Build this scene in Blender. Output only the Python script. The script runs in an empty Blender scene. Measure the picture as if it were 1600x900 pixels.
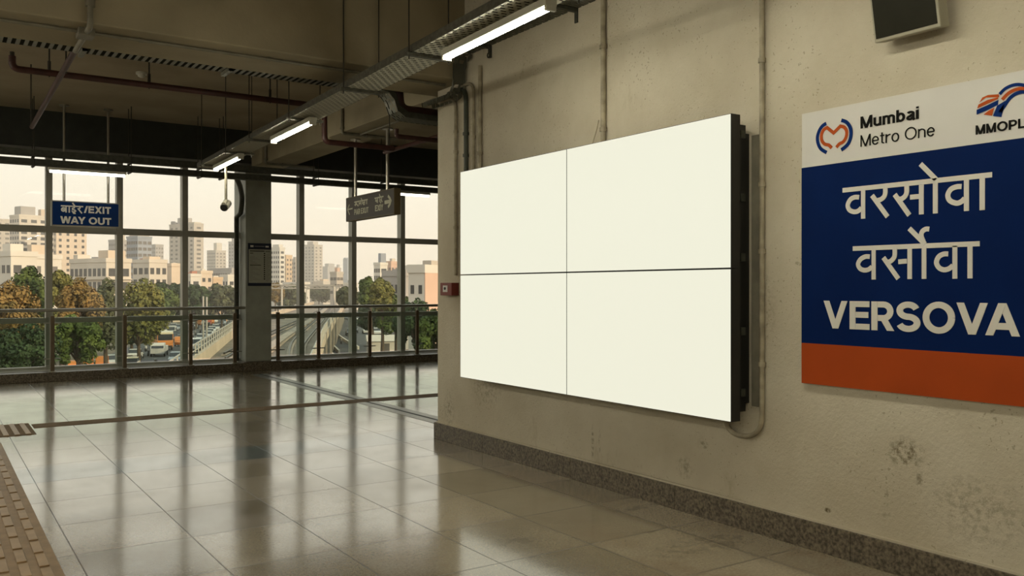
import bpy, math, random
from mathutils import Vector, Matrix

# ------------------------------------------------------------------ camera, world, sun, exposure
S = bpy.context.scene
COL = S.collection
F = 1366.0
EYE = 1.55
YAW = math.radians(33.82)
FW = (math.sin(YAW), math.cos(YAW))
RT = (math.cos(YAW), -math.sin(YAW))

cam_d = bpy.data.cameras.new('camera')
cam_d.sensor_width = 36.0
cam_d.lens = 36.0 * F / 1600.0
cam_d.clip_end = 6000
cam = bpy.data.objects.new('camera', cam_d)
COL.objects.link(cam)
cam.location = (0, 0, EYE)
cam.rotation_euler = (math.radians(90), 0, -YAW)
S.camera = cam

S.view_settings.view_transform = 'Standard'
S.view_settings.look = 'None'
S.view_settings.gamma = 1
S.view_settings.use_curve_mapping = False
S.view_settings.exposure = 0.0

TUBE_POWER = 54.0
HALL_FILL_POWER = 95.0          # radiance of the unseen fill battens added over the hall          # radiance of the fluorescent diffusers
SCREEN_POWER = 1.0         # radiance of the video wall
SUN_POWER = 3.9
HAZE = 0.00042
WINDOW_TUBE_POWER = 5.0
S.cycles.volume_bounces = 2

w = bpy.data.worlds.new('hazy_evening_sky')
S.world = w
w.use_nodes = True
nt = w.node_tree
for n in list(nt.nodes):
    nt.nodes.remove(n)
o_ = nt.nodes.new('ShaderNodeOutputWorld')
bg = nt.nodes.new('ShaderNodeBackground')
tc = nt.nodes.new('ShaderNodeTexCoord')
sx = nt.nodes.new('ShaderNodeSeparateXYZ')
rp = nt.nodes.new('ShaderNodeValToRGB')
nt.links.new(tc.outputs['Generated'], sx.inputs[0])
nt.links.new(sx.outputs['Z'], rp.inputs[0])
nt.links.new(rp.outputs[0], bg.inputs[0])
nt.links.new(bg.outputs[0], o_.inputs[0])
e = rp.color_ramp.elements
e[0].position = 0.0
e[0].color = (0.95, 0.77, 0.58, 1)
e[1].position = 0.45
e[1].color = (0.95, 0.98, 0.96, 1)
k = e.new(0.06); k.color = (0.97, 0.81, 0.63, 1)
k = e.new(0.17); k.color = (1.0, 0.93, 0.79, 1)
bg.inputs[1].default_value = 1.26

sun_d = bpy.data.lights.new('sun', 'SUN')
sun_d.energy = SUN_POWER
sun_d.color = (1.0, 0.77, 0.52)
sun_d.angle = math.radians(1.0)
sun = bpy.data.objects.new('sun', sun_d)
COL.objects.link(sun)
sd = Vector((RT[0] * 0.92 - FW[0] * 0.36, RT[1] * 0.92 - FW[1] * 0.36, 0.30))
sun.rotation_euler = sd.to_track_quat('Z', 'Y').to_euler()
sun.location = (20, -20, 30)

# ------------------------------------------------------------------ helpers
def lin(r, g, b):
    f = lambda c: (c / 255 / 12.92) if c / 255 <= 0.04045 else ((c / 255 + 0.055) / 1.055) ** 2.4
    return (f(r), f(g), f(b), 1)

def ray(u, v):
    du, dv = (u - 800) / F, (450 - v) / F
    return FW[0] + du * RT[0], FW[1] + du * RT[1], dv
def atz(u, v, z):                 # at a depth along the view axis
    a, b, c = ray(u, v); return Vector((a * z, b * z, EYE + c * z))
def onX(u, v, X):
    a, b, c = ray(u, v); t = X / a; return Vector((X, b * t, EYE + c * t))
def onY(u, v, Y):
    a, b, c = ray(u, v); t = Y / b; return Vector((a * t, Y, EYE + c * t))
def onZ(u, v, Z):
    a, b, c = ray(u, v); t = (Z - EYE) / c; return Vector((a * t, b * t, Z))

def world_of(o):
    p = Vector((0, 0, 0))
    while o is not None:
        p += o.location
        o = o.parent
    return p

class MB:
    def __init__(s):
        s.v = []; s.f = []; s.smooth = []
    def add(s, vs, fs, sm=False):
        n = len(s.v)
        s.v += [tuple(p) for p in vs]
        s.f += [tuple(i + n for i in q) for q in fs]
        s.smooth += [sm] * len(fs)
        return s
    def box(s, x0, x1, y0, y1, z0, z1):
        v = [(x, y, z) for z in (z0, z1) for y in (y0, y1) for x in (x0, x1)]
        return s.add(v, [(0, 2, 3, 1), (4, 5, 7, 6), (0, 1, 5, 4), (2, 6, 7, 3), (0, 4, 6, 2), (1, 3, 7, 5)])
    def obox(s, c, sz, m):
        m3 = m.to_3x3() if hasattr(m, 'to_3x3') else m
        v = []
        for z in (-.5, .5):
            for y in (-.5, .5):
                for x in (-.5, .5):
                    v.append(Vector(c) + m3 @ Vector((x * sz[0], y * sz[1], z * sz[2])))
        return s.add(v, [(0, 2, 3, 1), (4, 5, 7, 6), (0, 1, 5, 4), (2, 6, 7, 3), (0, 4, 6, 2), (1, 3, 7, 5)])
    def tube(s, pts, r, n=10, cap=True):
        pts = [Vector(p) for p in pts]
        rs = r if isinstance(r, (list, tuple)) else [r] * len(pts)
        up = None
        rings = []
        for i, p in enumerate(pts):
            if i == 0: t = pts[1] - p
            elif i == len(pts) - 1: t = p - pts[i - 1]
            else: t = (pts[i + 1] - p).normalized() + (p - pts[i - 1]).normalized()
            t.normalize()
            if up is None:
                a = Vector((0, 0, 1)) if abs(t.z) < .9 else Vector((1, 0, 0))
                up = (a - t * a.dot(t)).normalized()
            else:
                up = (up - t * up.dot(t)).normalized()
            b = t.cross(up)
            rings.append([p + (up * math.cos(2 * math.pi * k / n) + b * math.sin(2 * math.pi * k / n)) * rs[i] for k in range(n)])
        v = [q for rg in rings for q in rg]
        f = []
        for i in range(len(pts) - 1):
            for k in range(n):
                f.append((i * n + k, i * n + (k + 1) % n, (i + 1) * n + (k + 1) % n, (i + 1) * n + k))
        s.add(v, f, True)
        if cap:
            s.add(rings[0], [tuple(range(n - 1, -1, -1))]); s.add(rings[-1], [tuple(range(n))])
        return s
    def rib(s, pts, wd, ht):      # flat ribbon of width wd (horizontal) and height ht along a path
        pts = [Vector(p) for p in pts]
        v = []
        for i, p in enumerate(pts):
            t = (pts[min(i + 1, len(pts) - 1)] - pts[max(i - 1, 0)])
            t.z = 0; t.normalize()
            sd_ = Vector((t.y, -t.x, 0)) * wd / 2
            v += [p - sd_, p + sd_, p + sd_ + Vector((0, 0, ht)), p - sd_ + Vector((0, 0, ht))]
        f = []
        for i in range(len(pts) - 1):
            for k in range(4):
                f.append((i * 4 + k, i * 4 + (k + 1) % 4, i * 4 + 4 + (k + 1) % 4, i * 4 + 4 + k))
        f += [(3, 2, 1, 0), tuple((len(pts) - 1) * 4 + k for k in range(4))]
        return s.add(v, f)
    def prism(s, poly, fn, d):    # poly of 2D points, fn maps (a, b, depth) to 3D
        n = len(poly)
        v = [fn(a, b, 0) for a, b in poly] + [fn(a, b, d) for a, b in poly]
        f = [tuple(range(n - 1, -1, -1)), tuple(range(n, 2 * n))]
        f += [(i, (i + 1) % n, n + (i + 1) % n, n + i) for i in range(n)]
        return s.add(v, f)
    def build(s, name, mat, parent=None, local=False, loc=None, bevel=0, props=None):
        off = Vector((0, 0, 0))
        if parent is not None and not local:
            off = world_of(parent)
        if loc is not None:
            off = off + Vector(loc) if parent is None else Vector(loc)
        me = bpy.data.meshes.new(name)
        me.from_pydata([tuple(Vector(p) - off) for p in s.v], [], s.f)
        for p, sm in zip(me.polygons, s.smooth):
            p.use_smooth = sm
        me.validate(); me.update()
        me.materials.append(mat)
        o = bpy.data.objects.new(name, me)
        COL.objects.link(o)
        if parent is not None:
            o.parent = parent
            if loc is not None: o.location = Vector(loc) - world_of(parent)
        elif loc is not None:
            o.location = loc
        if bevel:
            md = o.modifiers.new('bevel', 'BEVEL'); md.width = bevel; md.segments = 2; md.limit_method = 'ANGLE'
        return o

def tag(o, label=None, cat=None, group=None, kind=None):
    if label: o['label'] = label
    if cat: o['category'] = cat
    if group: o['group'] = group
    if kind: o['kind'] = kind
    return o
def thing(name, label, cat, loc=(0, 0, 0), group=None, rot=None):
    o = bpy.data.objects.new(name, None)
    o.empty_display_size = 0.1
    COL.objects.link(o)
    o.location = loc
    if rot: o.rotation_euler = rot
    return tag(o, label, cat, group)
def struct(o):
    o['kind'] = 'structure'
    return o
def copy_tree(o, parent=None):
    c = o.copy()
    COL.objects.link(c)
    c.parent = parent
    for ch in list(o.children):
        copy_tree(ch, c)
    return c

# ------------------------------------------------------------------ materials
def N(t, kind, **kw):
    n = t.nodes.new(kind)
    for a, b in kw.items():
        if a.startswith('i_'):
            n.inputs[a[2:].replace('_', ' ')].default_value = b
        else:
            setattr(n, a, b)
    return n

def pm(name, col, rough=0.6, metal=0.0, var=0.12, scale=6.0, bump=0.0, bscale=60.0, col2=None, spec=0.5, emit=None, estr=0.0):
    m = bpy.data.materials.new(name)
    m.use_nodes = True
    t = m.node_tree
    p = t.nodes['Principled BSDF']
    p.inputs['Roughness'].default_value = rough
    p.inputs['Metallic'].default_value = metal
    p.inputs['Specular IOR Level'].default_value = spec
    c2 = col2 or tuple(c * (1 - var * 2) for c in col[:3]) + (1,)
    g = N(t, 'ShaderNodeTexCoord')
    nz = N(t, 'ShaderNodeTexNoise'); nz.inputs['Scale'].default_value = scale; nz.inputs['Detail'].default_value = 6
    t.links.new(g.outputs['Object'], nz.inputs['Vector'])
    r = N(t, 'ShaderNodeValToRGB')
    r.color_ramp.elements[0].position = 0.35; r.color_ramp.elements[1].position = 0.68
    r.color_ramp.elements[0].color = c2; r.color_ramp.elements[1].color = tuple(col[:3]) + (1,)
    t.links.new(nz.outputs['Fac'], r.inputs[0])
    t.links.new(r.outputs[0], p.inputs['Base Color'])
    if bump:
        n2 = N(t, 'ShaderNodeTexNoise'); n2.inputs['Scale'].default_value = bscale; n2.inputs['Detail'].default_value = 5
        t.links.new(g.outputs['Object'], n2.inputs['Vector'])
        b = N(t, 'ShaderNodeBump'); b.inputs['Strength'].default_value = bump; b.inputs['Distance'].default_value = 0.01
        t.links.new(n2.outputs['Fac'], b.inputs['Height']); t.links.new(b.outputs[0], p.inputs['Normal'])
    if emit:
        p.inputs['Emission Color'].default_value = emit
        p.inputs['Emission Strength'].default_value = estr
    return m

def glass_mat(name, tint, refl_rough=0.0, ior=1.5):
    m = bpy.data.materials.new(name)
    m.use_nodes = True
    t = m.node_tree
    t.nodes.remove(t.nodes['Principled BSDF'])
    out = t.nodes['Material Output']
    tr = N(t, 'ShaderNodeBsdfTransparent'); tr.inputs[0].default_value = tint
    gl = N(t, 'ShaderNodeBsdfGlossy'); gl.inputs['Roughness'].default_value = refl_rough
    fr = N(t, 'ShaderNodeFresnel'); fr.inputs[0].default_value = ior
    nz = N(t, 'ShaderNodeTexNoise'); nz.inputs['Scale'].default_value = 1.5
    tcx = N(t, 'ShaderNodeTexCoord')
    bp = N(t, 'ShaderNodeBump'); bp.inputs['Strength'].default_value = 0.02; bp.inputs['Distance'].default_value = 0.02
    t.links.new(tcx.outputs['Object'], nz.inputs['Vector'])
    t.links.new(nz.outputs['Fac'], bp.inputs['Height']); t.links.new(bp.outputs[0], gl.inputs['Normal'])
    mx = N(t, 'ShaderNodeMixShader')
    gb = N(t, 'ShaderNodeNewGeometry')
    iv = N(t, 'ShaderNodeMath', operation='SUBTRACT'); iv.inputs[0].default_value = 1.0
    mu = N(t, 'ShaderNodeMath', operation='MULTIPLY')
    t.links.new(gb.outputs['Backfacing'], iv.inputs[1]); t.links.new(iv.outputs[0], mu.inputs[0]); t.links.new(fr.outputs[0], mu.inputs[1])
    t.links.new(mu.outputs[0], mx.inputs[0]); t.links.new(tr.outputs[0], mx.inputs[1]); t.links.new(gl.outputs[0], mx.inputs[2])
    t.links.new(mx.outputs[0], out.inputs[0])
    return m

def blots(t, posout, axes, spots, nscale=28.0, lo=.46, hi=.62):
    """mask of a few irregular stains: spots are (a, b, ra, rb, strength) on the two named axes"""
    sp = N(t, 'ShaderNodeSeparateXYZ'); t.links.new(posout, sp.inputs[0])
    nz = N(t, 'ShaderNodeTexNoise'); nz.inputs['Scale'].default_value = nscale; nz.inputs['Detail'].default_value = 6; nz.inputs['Roughness'].default_value = .7
    t.links.new(posout, nz.inputs['Vector'])
    nm = N(t, 'ShaderNodeMapRange'); nm.inputs['From Min'].default_value = lo; nm.inputs['From Max'].default_value = hi
    t.links.new(nz.outputs['Fac'], nm.inputs['Value'])
    tot = None
    for (a, b, ra, rb, st) in spots:
        ds = []
        for ax, c, r in ((axes[0], a, ra), (axes[1], b, rb)):
            q = N(t, 'ShaderNodeMath', operation='MULTIPLY_ADD'); q.inputs[1].default_value = 1 / r; q.inputs[2].default_value = -c / r
            t.links.new(sp.outputs[ax], q.inputs[0])
            p2 = N(t, 'ShaderNodeMath', operation='MULTIPLY'); t.links.new(q.outputs[0], p2.inputs[0]); t.links.new(q.outputs[0], p2.inputs[1])
            ds.append(p2)
        sm = N(t, 'ShaderNodeMath', operation='ADD'); t.links.new(ds[0].outputs[0], sm.inputs[0]); t.links.new(ds[1].outputs[0], sm.inputs[1])
        mr_ = N(t, 'ShaderNodeMapRange'); mr_.inputs['From Min'].default_value = 1.0; mr_.inputs['From Max'].default_value = 0.1; mr_.inputs['To Max'].default_value = st
        t.links.new(sm.outputs[0], mr_.inputs['Value'])
        if tot is None: tot = mr_
        else:
            mxx = N(t, 'ShaderNodeMath', operation='MAXIMUM'); t.links.new(tot.outputs[0], mxx.inputs[0]); t.links.new(mr_.outputs[0], mxx.inputs[1]); tot = mxx
    out = N(t, 'ShaderNodeMath', operation='MULTIPLY'); t.links.new(tot.outputs[0], out.inputs[0]); t.links.new(nm.outputs[0], out.inputs[1])
    return out.outputs[0]

def plaster_mat():
    m = bpy.data.materials.new('cream_plaster'); m.use_nodes = True
    t = m.node_tree; p = t.nodes['Principled BSDF']
    p.inputs['Roughness'].default_value = 0.75
    p.inputs['Specular IOR Level'].default_value = 0.25
    g = N(t, 'ShaderNodeNewGeometry')
    n1 = N(t, 'ShaderNodeTexNoise'); n1.inputs['Scale'].default_value = 0.9; n1.inputs['Detail'].default_value = 7; n1.inputs['Roughness'].default_value = 0.6
    t.links.new(g.outputs['Position'], n1.inputs['Vector'])
    r1 = N(t, 'ShaderNodeValToRGB')
    r1.color_ramp.elements[0].position = 0.36; r1.color_ramp.elements[1].position = 0.62
    r1.color_ramp.elements[0].color = (0.48, 0.43, 0.325, 1); r1.color_ramp.elements[1].color = (0.60, 0.555, 0.445, 1)
    t.links.new(n1.outputs['Fac'], r1.inputs[0])
    # dark pits and specks, denser in some patches
    vo = N(t, 'ShaderNodeTexVoronoi'); vo.inputs['Scale'].default_value = 32; vo.inputs['Randomness'].default_value = 1
    nd = N(t, 'ShaderNodeTexNoise'); nd.inputs['Scale'].default_value = 30
    t.links.new(g.outputs['Position'], nd.inputs['Vector'])
    ad = N(t, 'ShaderNodeVectorMath', operation='MULTIPLY_ADD')
    ad.inputs[1].default_value = (.05, .05, .05)
    t.links.new(nd.outputs['Color'], ad.inputs[0]); t.links.new(g.outputs['Position'], ad.inputs[2])
    t.links.new(ad.outputs[0], vo.inputs['Vector'])
    n3 = N(t, 'ShaderNodeTexNoise'); n3.inputs['Scale'].default_value = 1.7; n3.inputs['Detail'].default_value = 3
    t.links.new(g.outputs['Position'], n3.inputs['Vector'])
    mr = N(t, 'ShaderNodeMapRange'); mr.inputs['From Min'].default_value = 0.42; mr.inputs['From Max'].default_value = 0.7; mr.inputs['To Min'].default_value = 0.07; mr.inputs['To Max'].default_value = 0.24
    t.links.new(n3.outputs['Fac'], mr.inputs['Value'])
    lt = N(t, 'ShaderNodeMath', operation='LESS_THAN')
    t.links.new(vo.outputs['Distance'], lt.inputs[0]); t.links.new(mr.outputs[0], lt.inputs[1])
    ml = N(t, 'ShaderNodeMath', operation='MULTIPLY'); ml.inputs[1].default_value = 0.45
    t.links.new(lt.outputs[0], ml.inputs[0])
    mx = N(t, 'ShaderNodeMix', data_type='RGBA')
    t.links.new(ml.outputs[0], mx.inputs['Factor']); t.links.new(r1.outputs[0], mx.inputs[6]); mx.inputs[7].default_value = (0.2, 0.16, 0.09, 1)
    # larger grimy blotches low on the wall, stretched downwards
    mp = N(t, 'ShaderNodeMapping'); mp.inputs['Scale'].default_value = (2.6, 2.6, 1.1)
    t.links.new(g.outputs['Position'], mp.inputs['Vector'])
    n4 = N(t, 'ShaderNodeTexNoise'); n4.inputs['Scale'].default_value = 1.0; n4.inputs['Detail'].default_value = 9; n4.inputs['Roughness'].default_value = 0.75
    t.links.new(mp.outputs[0], n4.inputs['Vector'])
    m4 = N(t, 'ShaderNodeMapRange'); m4.inputs['From Min'].default_value = 0.6; m4.inputs['From Max'].default_value = 0.78; m4.inputs['To Max'].default_value = 0.6
    t.links.new(n4.outputs['Fac'], m4.inputs['Value'])
    mx2 = N(t, 'ShaderNodeMix', data_type='RGBA')
    t.links.new(m4.outputs[0], mx2.inputs['Factor']); t.links.new(mx.outputs[2], mx2.inputs[6]); mx2.inputs[7].default_value = (0.27, 0.21, 0.11, 1)
    sp_ = []
    for (u, v, ru, rv, st) in ((1415, 708, .13, .10, .85), (1437, 748, .022, .10, .7), (1385, 778, .016, .07, .6), (1293, 797, .028, .018, 1.6), (1385, 805, .03, .03, .5), (1100, 695, .05, .03, .8),
                               (1070, 730, .1, .09, .5), (926, 690, .02, .16, .8), (937, 690, .018, .1, .7), (702, 640, .12, .2, .5), (760, 610, .3, .16, .45), (1530, 800, .3, .2, .45), (1195, 480, .1, .3, .35), (740, 240, .1, .3, .35)):
        q_ = onX(u, v, 4.385); sp_.append((q_.y, q_.z, ru, rv, st))
    bl = blots(t, g.outputs['Position'], ('Y', 'Z'), sp_)
    mx3 = N(t, 'ShaderNodeMix', data_type='RGBA'); mx3.inputs[7].default_value = (0.13, 0.10, 0.05, 1)
    t.links.new(bl, mx3.inputs['Factor']); t.links.new(mx2.outputs[2], mx3.inputs[6])
    t.links.new(mx3.outputs[2], p.inputs['Base Color'])
    n2 = N(t, 'ShaderNodeTexNoise'); n2.inputs['Scale'].default_value = 45; n2.inputs['Detail'].default_value = 6; n2.inputs['Roughness'].default_value = 0.65
    t.links.new(g.outputs['Position'], n2.inputs['Vector'])
    b = N(t, 'ShaderNodeBump'); b.inputs['Strength'].default_value = 0.7; b.inputs['Distance'].default_value = 0.010
    t.links.new(n2.outputs['Fac'], b.inputs['Height']); t.links.new(b.outputs[0], p.inputs['Normal'])
    return m

def floor_mat():
    m = bpy.data.materials.new('polished_granite_tiles'); m.use_nodes = True
    t = m.node_tree; p = t.nodes['Principled BSDF']
    g = N(t, 'ShaderNodeNewGeometry')
    sp = N(t, 'ShaderNodeSeparateXYZ'); t.links.new(g.outputs['Position'], sp.inputs[0])
    mp = N(t, 'ShaderNodeMapping'); mp.inputs['Location'].default_value = (-0.72, -0.38, 0)
    t.links.new(g.outputs['Position'], mp.inputs['Vector'])
    br = N(t, 'ShaderNodeTexBrick'); br.offset = 0.0; br.squash = 1.0
    br.inputs['Scale'].default_value = 1.0
    br.inputs['Brick Width'].default_value = 0.655; br.inputs['Row Height'].default_value = 0.75
    br.inputs['Mortar Size'].default_value = 0.0042; br.inputs['Mortar Smooth'].default_value = 0.2
    br.inputs['Color1'].default_value = (0.39, 0.335, 0.24, 1)
    br.inputs['Color2'].default_value = (0.20, 0.168, 0.11, 1)
    br.inputs['Mortar'].default_value = (0.05, 0.04, 0.03, 1)
    t.links.new(mp.outputs[0], br.inputs['Vector'])
    # grey blue band across the floor
    a = N(t, 'ShaderNodeMath', operation='GREATER_THAN'); a.inputs[1].default_value = 7.88
    b = N(t, 'ShaderNodeMath', operation='LESS_THAN'); b.inputs[1].default_value = 8.52
    c = N(t, 'ShaderNodeMath', operation='MULTIPLY')
    t.links.new(sp.outputs['Y'], a.inputs[0]); t.links.new(sp.outputs['Y'], b.inputs[0])
    t.links.new(a.outputs[0], c.inputs[0]); t.links.new(b.outputs[0], c.inputs[1])
    mf = N(t, 'ShaderNodeMath', operation='MULTIPLY'); mf.inputs[1].default_value = 0.85
    t.links.new(c.outputs[0], mf.inputs[0])
    mx = N(t, 'ShaderNodeMix', data_type='RGBA'); mx.inputs[7].default_value = (0.075, 0.125, 0.145, 1)
    t.links.new(mf.outputs[0], mx.inputs['Factor']); t.links.new(br.outputs['Color'], mx.inputs[6])
    # granite grain
    n1 = N(t, 'ShaderNodeTexNoise'); n1.inputs['Scale'].default_value = 60; n1.inputs['Detail'].default_value = 8; n1.inputs['Roughness'].default_value = 0.85
    t.links.new(g.outputs['Position'], n1.inputs['Vector'])
    r1 = N(t, 'ShaderNodeMapRange'); r1.inputs['From Min'].default_value = 0.3; r1.inputs['From Max'].default_value = 0.7; r1.inputs['To Min'].default_value = 0.45; r1.inputs['To Max'].default_value = 1.3
    t.links.new(n1.outputs['Fac'], r1.inputs['Value'])
    mg = N(t, 'ShaderNodeMix', data_type='RGBA', blend_type='MULTIPLY'); mg.inputs['Factor'].default_value = 1
    t.links.new(mx.outputs[2], mg.inputs[6]); t.links.new(r1.outputs[0], mg.inputs[7])
    # worn brown blotches
    n2 = N(t, 'ShaderNodeTexNoise'); n2.inputs['Scale'].default_value = 1.6; n2.inputs['Detail'].default_value = 8; n2.inputs['Roughness'].default_value = 0.65
    t.links.new(g.outputs['Position'], n2.inputs['Vector'])
    r2 = N(t, 'ShaderNodeMapRange'); r2.inputs['From Min'].default_value = 0.5; r2.inputs['From Max'].default_value = 0.72; r2.inputs['To Max'].default_value = 0.8
    t.links.new(n2.outputs['Fac'], r2.inputs['Value'])
    mb = N(t, 'ShaderNodeMix', data_type='RGBA'); mb.inputs[7].default_value = (0.19, 0.135, 0.075, 1)
    t.links.new(r2.outputs[0], mb.inputs['Factor']); t.links.new(mg.outputs[2], mb.inputs[6])
    # dark spots
    vo = N(t, 'ShaderNodeTexVoronoi'); vo.inputs['Scale'].default_value = 2.3
    nd = N(t, 'ShaderNodeTexNoise'); nd.inputs['Scale'].default_value = 22; nd.inputs['Detail'].default_value = 4
    t.links.new(g.outputs['Position'], nd.inputs['Vector'])
    ad = N(t, 'ShaderNodeVectorMath', operation='MULTIPLY_ADD'); ad.inputs[1].default_value = (.09, .09, .0)
    t.links.new(nd.outputs['Color'], ad.inputs[0]); t.links.new(g.outputs['Position'], ad.inputs[2])
    t.links.new(ad.outputs[0], vo.inputs['Vector'])
    lt = N(t, 'ShaderNodeMath', operation='LESS_THAN'); lt.inputs[1].default_value = 0.055
    t.links.new(vo.outputs['Distance'], lt.inputs[0])
    ml = N(t, 'ShaderNodeMath', operation='MULTIPLY'); ml.inputs[1].default_value = 0.7
    t.links.new(lt.outputs[0], ml.inputs[0])
    ms = N(t, 'ShaderNodeMix', data_type='RGBA'); ms.inputs[7].default_value = (0.035, 0.028, 0.02, 1)
    t.links.new(ml.outputs[0], ms.inputs['Factor']); t.links.new(mb.outputs[2], ms.inputs[6])
    sp_ = []
    for (u, v, rx, ry, st) in ((150, 805, .33, .22, 1.2), (240, 795, .18, .12, 1.2), (220, 770, .12, .1, 1), (650, 668, .3, .12, 1.3), (690, 683, .22, .1, 1.2), (640, 715, .25, .12, 1.1), (600, 735, .5, .25, .7),
                               (880, 810, .5, .3, .8), (1010, 830, .12, .05, 1.4), (815, 845, .12, .08, 1), (730, 700, .25, .12, 1), (500, 730, .5, .2, .55), (1100, 850, .5, .2, .8), (960, 800, .5, .06, 1), (360, 700, .3, .1, .5)):
        q_ = onZ(u, v, 0); sp_.append((q_.x, q_.y, rx, ry, st))
    bl = blots(t, g.outputs['Position'], ('X', 'Y'), sp_, 14.0, .45, .68)
    ms2 = N(t, 'ShaderNodeMix', data_type='RGBA'); ms2.inputs[7].default_value = (0.05, 0.033, 0.018, 1)
    t.links.new(bl, ms2.inputs['Factor']); t.links.new(ms.outputs[2], ms2.inputs[6])
    t.links.new(ms2.outputs[2], p.inputs['Base Color'])
    # polish, duller where worn
    r3 = N(t, 'ShaderNodeMapRange'); r3.inputs['From Min'].default_value = 0.35; r3.inputs['From Max'].default_value = 0.75; r3.inputs['To Min'].default_value = 0.12; r3.inputs['To Max'].default_value = 0.30
    t.links.new(n2.outputs['Fac'], r3.inputs['Value'])
    rr = N(t, 'ShaderNodeMath', operation='MULTIPLY_ADD'); rr.inputs[1].default_value = 0.2
    t.links.new(br.outputs['Fac'], rr.inputs[0]); t.links.new(r3.outputs[0], rr.inputs[2]); t.links.new(rr.outputs[0], p.inputs['Roughness'])
    p.inputs['Specular IOR Level'].default_value = 0.6
    p.inputs['Coat Roughness'].default_value = 0.11
    cw = N(t, 'ShaderNodeMapRange'); cw.inputs['To Min'].default_value = 0.7; cw.inputs['To Max'].default_value = 0.25
    t.links.new(br.outputs['Fac'], cw.inputs['Value']); t.links.new(cw.outputs[0], p.inputs['Coat Weight']); p.inputs['Coat IOR'].default_value = 1.6
    mp2 = N(t, 'ShaderNodeMapping'); mp2.inputs['Scale'].default_value = (1.2, 6, 1)
    t.links.new(g.outputs['Position'], mp2.inputs['Vector'])
    n5 = N(t, 'ShaderNodeTexNoise'); n5.inputs['Scale'].default_value = 1.5; n5.inputs['Detail'].default_value = 4
    t.links.new(mp2.outputs[0], n5.inputs['Vector'])
    hh = N(t, 'ShaderNodeMath', operation='MULTIPLY_ADD'); hh.inputs[1].default_value = -0.5
    t.links.new(br.outputs['Fac'], hh.inputs[0]); t.links.new(n5.outputs['Fac'], hh.inputs[2])
    bp = N(t, 'ShaderNodeBump'); bp.inputs['Strength'].default_value = 0.06; bp.inputs['Distance'].default_value = 0.01
    t.links.new(hh.outputs[0], bp.inputs['Height']); t.links.new(bp.outputs[0], p.inputs['Normal'])
    return m

def perforated_mat(name, col, rough=0.45, metal=0.6, pitch=(0.045, 0.028), hole=(0.5, 0.45)):
    """galvanised sheet with slotted holes cut through (object space x across, y along)"""
    m = bpy.data.materials.new(name); m.use_nodes = True
    t = m.node_tree; p = t.nodes['Principled BSDF']
    p.inputs['Base Color'].default_value = col; p.inputs['Roughness'].default_value = rough; p.inputs['Metallic'].default_value = metal
    g = N(t, 'ShaderNodeTexCoord')
    mp = N(t, 'ShaderNodeMapping'); mp.inputs['Scale'].default_value = (1, 1, 0)
    t.links.new(g.outputs['Object'], mp.inputs['Vector'])
    br = N(t, 'ShaderNodeTexBrick'); br.offset = 0.5
    br.inputs['Scale'].default_value = 1.0
    br.inputs['Brick Width'].default_value = pitch[0]; br.inputs['Row Height'].default_value = pitch[1]
    br.inputs['Mortar Size'].default_value = 0.012; br.inputs['Mortar Smooth'].default_value = 0.0
    t.links.new(mp.outputs[0], br.inputs['Vector'])
    tr = N(t, 'ShaderNodeBsdfTransparent')
    mx = N(t, 'ShaderNodeMixShader')
    t.links.new(br.outputs['Fac'], mx.inputs[0]); t.links.new(tr.outputs[0], mx.inputs[1]); t.links.new(p.outputs[0], mx.inputs[2])
    t.links.new(mx.outputs[0], t.nodes['Material Output'].inputs[0])
    return m

M = {}
M['plaster'] = plaster_mat()
M['floor'] = floor_mat()
M['concrete'] = pm('beige_concrete', (0.36, 0.31, 0.21, 1), 0.85, var=.12, scale=1.6, bump=.25, bscale=30, spec=.2)
M['slab'] = pm('slab_concrete', (0.36, 0.30, 0.21, 1), 0.9, var=.12, scale=1.2, bump=.2, bscale=25, spec=.2)
M['lintel'] = pm('dark_beam', (0.030, 0.033, 0.026, 1), 0.6, var=.15)  # nearly black, much darker than the slab and the concrete beams
M['column'] = pm('grey_painted_column', (0.32, 0.33, 0.275, 1), 0.5, var=.12, scale=3)
M['granite'] = pm('granite_skirting', (0.19, 0.155, 0.105, 1), 0.4, var=.3, scale=55, col2=(0.035, 0.027, 0.017, 1), bump=.08)
M['alu'] = pm('anodised_aluminium', (0.38, 0.37, 0.31, 1), 0.45, 0.1, var=.06, scale=2)
M['glass'] = glass_mat('clear_pane', (0.96, 0.97, 0.95, 1), ior=1.35)
M['rail_glass'] = glass_mat('greenish_rail_glass', (0.86, 0.91, 0.88, 1), ior=1.45)
M['steel'] = pm('brushed_steel', (0.42, 0.40, 0.34, 1), 0.3, 0.85, var=.06, scale=8)
M['bronze'] = pm('brown_rail_post', (0.16, 0.12, 0.075, 1), 0.4, 0.5, var=.1, scale=8)
M['galv'] = pm('galvanised_steel', (0.24, 0.235, 0.185, 1), 0.45, 0.5, var=.15, scale=14)
M['perf'] = perforated_mat('perforated_tray_sheet', (0.50, 0.48, 0.38, 1), .5, .15, (0.07, 0.046))
M['perf_dark'] = perforated_mat('dull_tray_sheet', (0.13, 0.13, 0.10, 1), 0.6, 0.3, (0.07, 0.045))
M['tray_dark'] = pm('dull_dark_tray', (0.075, 0.078, 0.06, 1), 0.55, 0.3, var=.2, scale=20)
M['tray_mid'] = pm('weathered_tray_rail', (0.13, 0.125, 0.095, 1), 0.5, 0.4, var=.25, scale=25)
M['rod'] = pm('dark_threaded_rod', (0.05, 0.045, 0.035, 1), 0.5, 0.5, var=.1)
M['red_pipe'] = pm('oxide_red_pipe', (0.060, 0.017, 0.012, 1), 0.5, 0.0, var=.2, scale=9)
M['conduit'] = pm('painted_wall_conduit', (0.44, 0.385, 0.27, 1), 0.55, 0.0, var=.25, scale=9)
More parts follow.
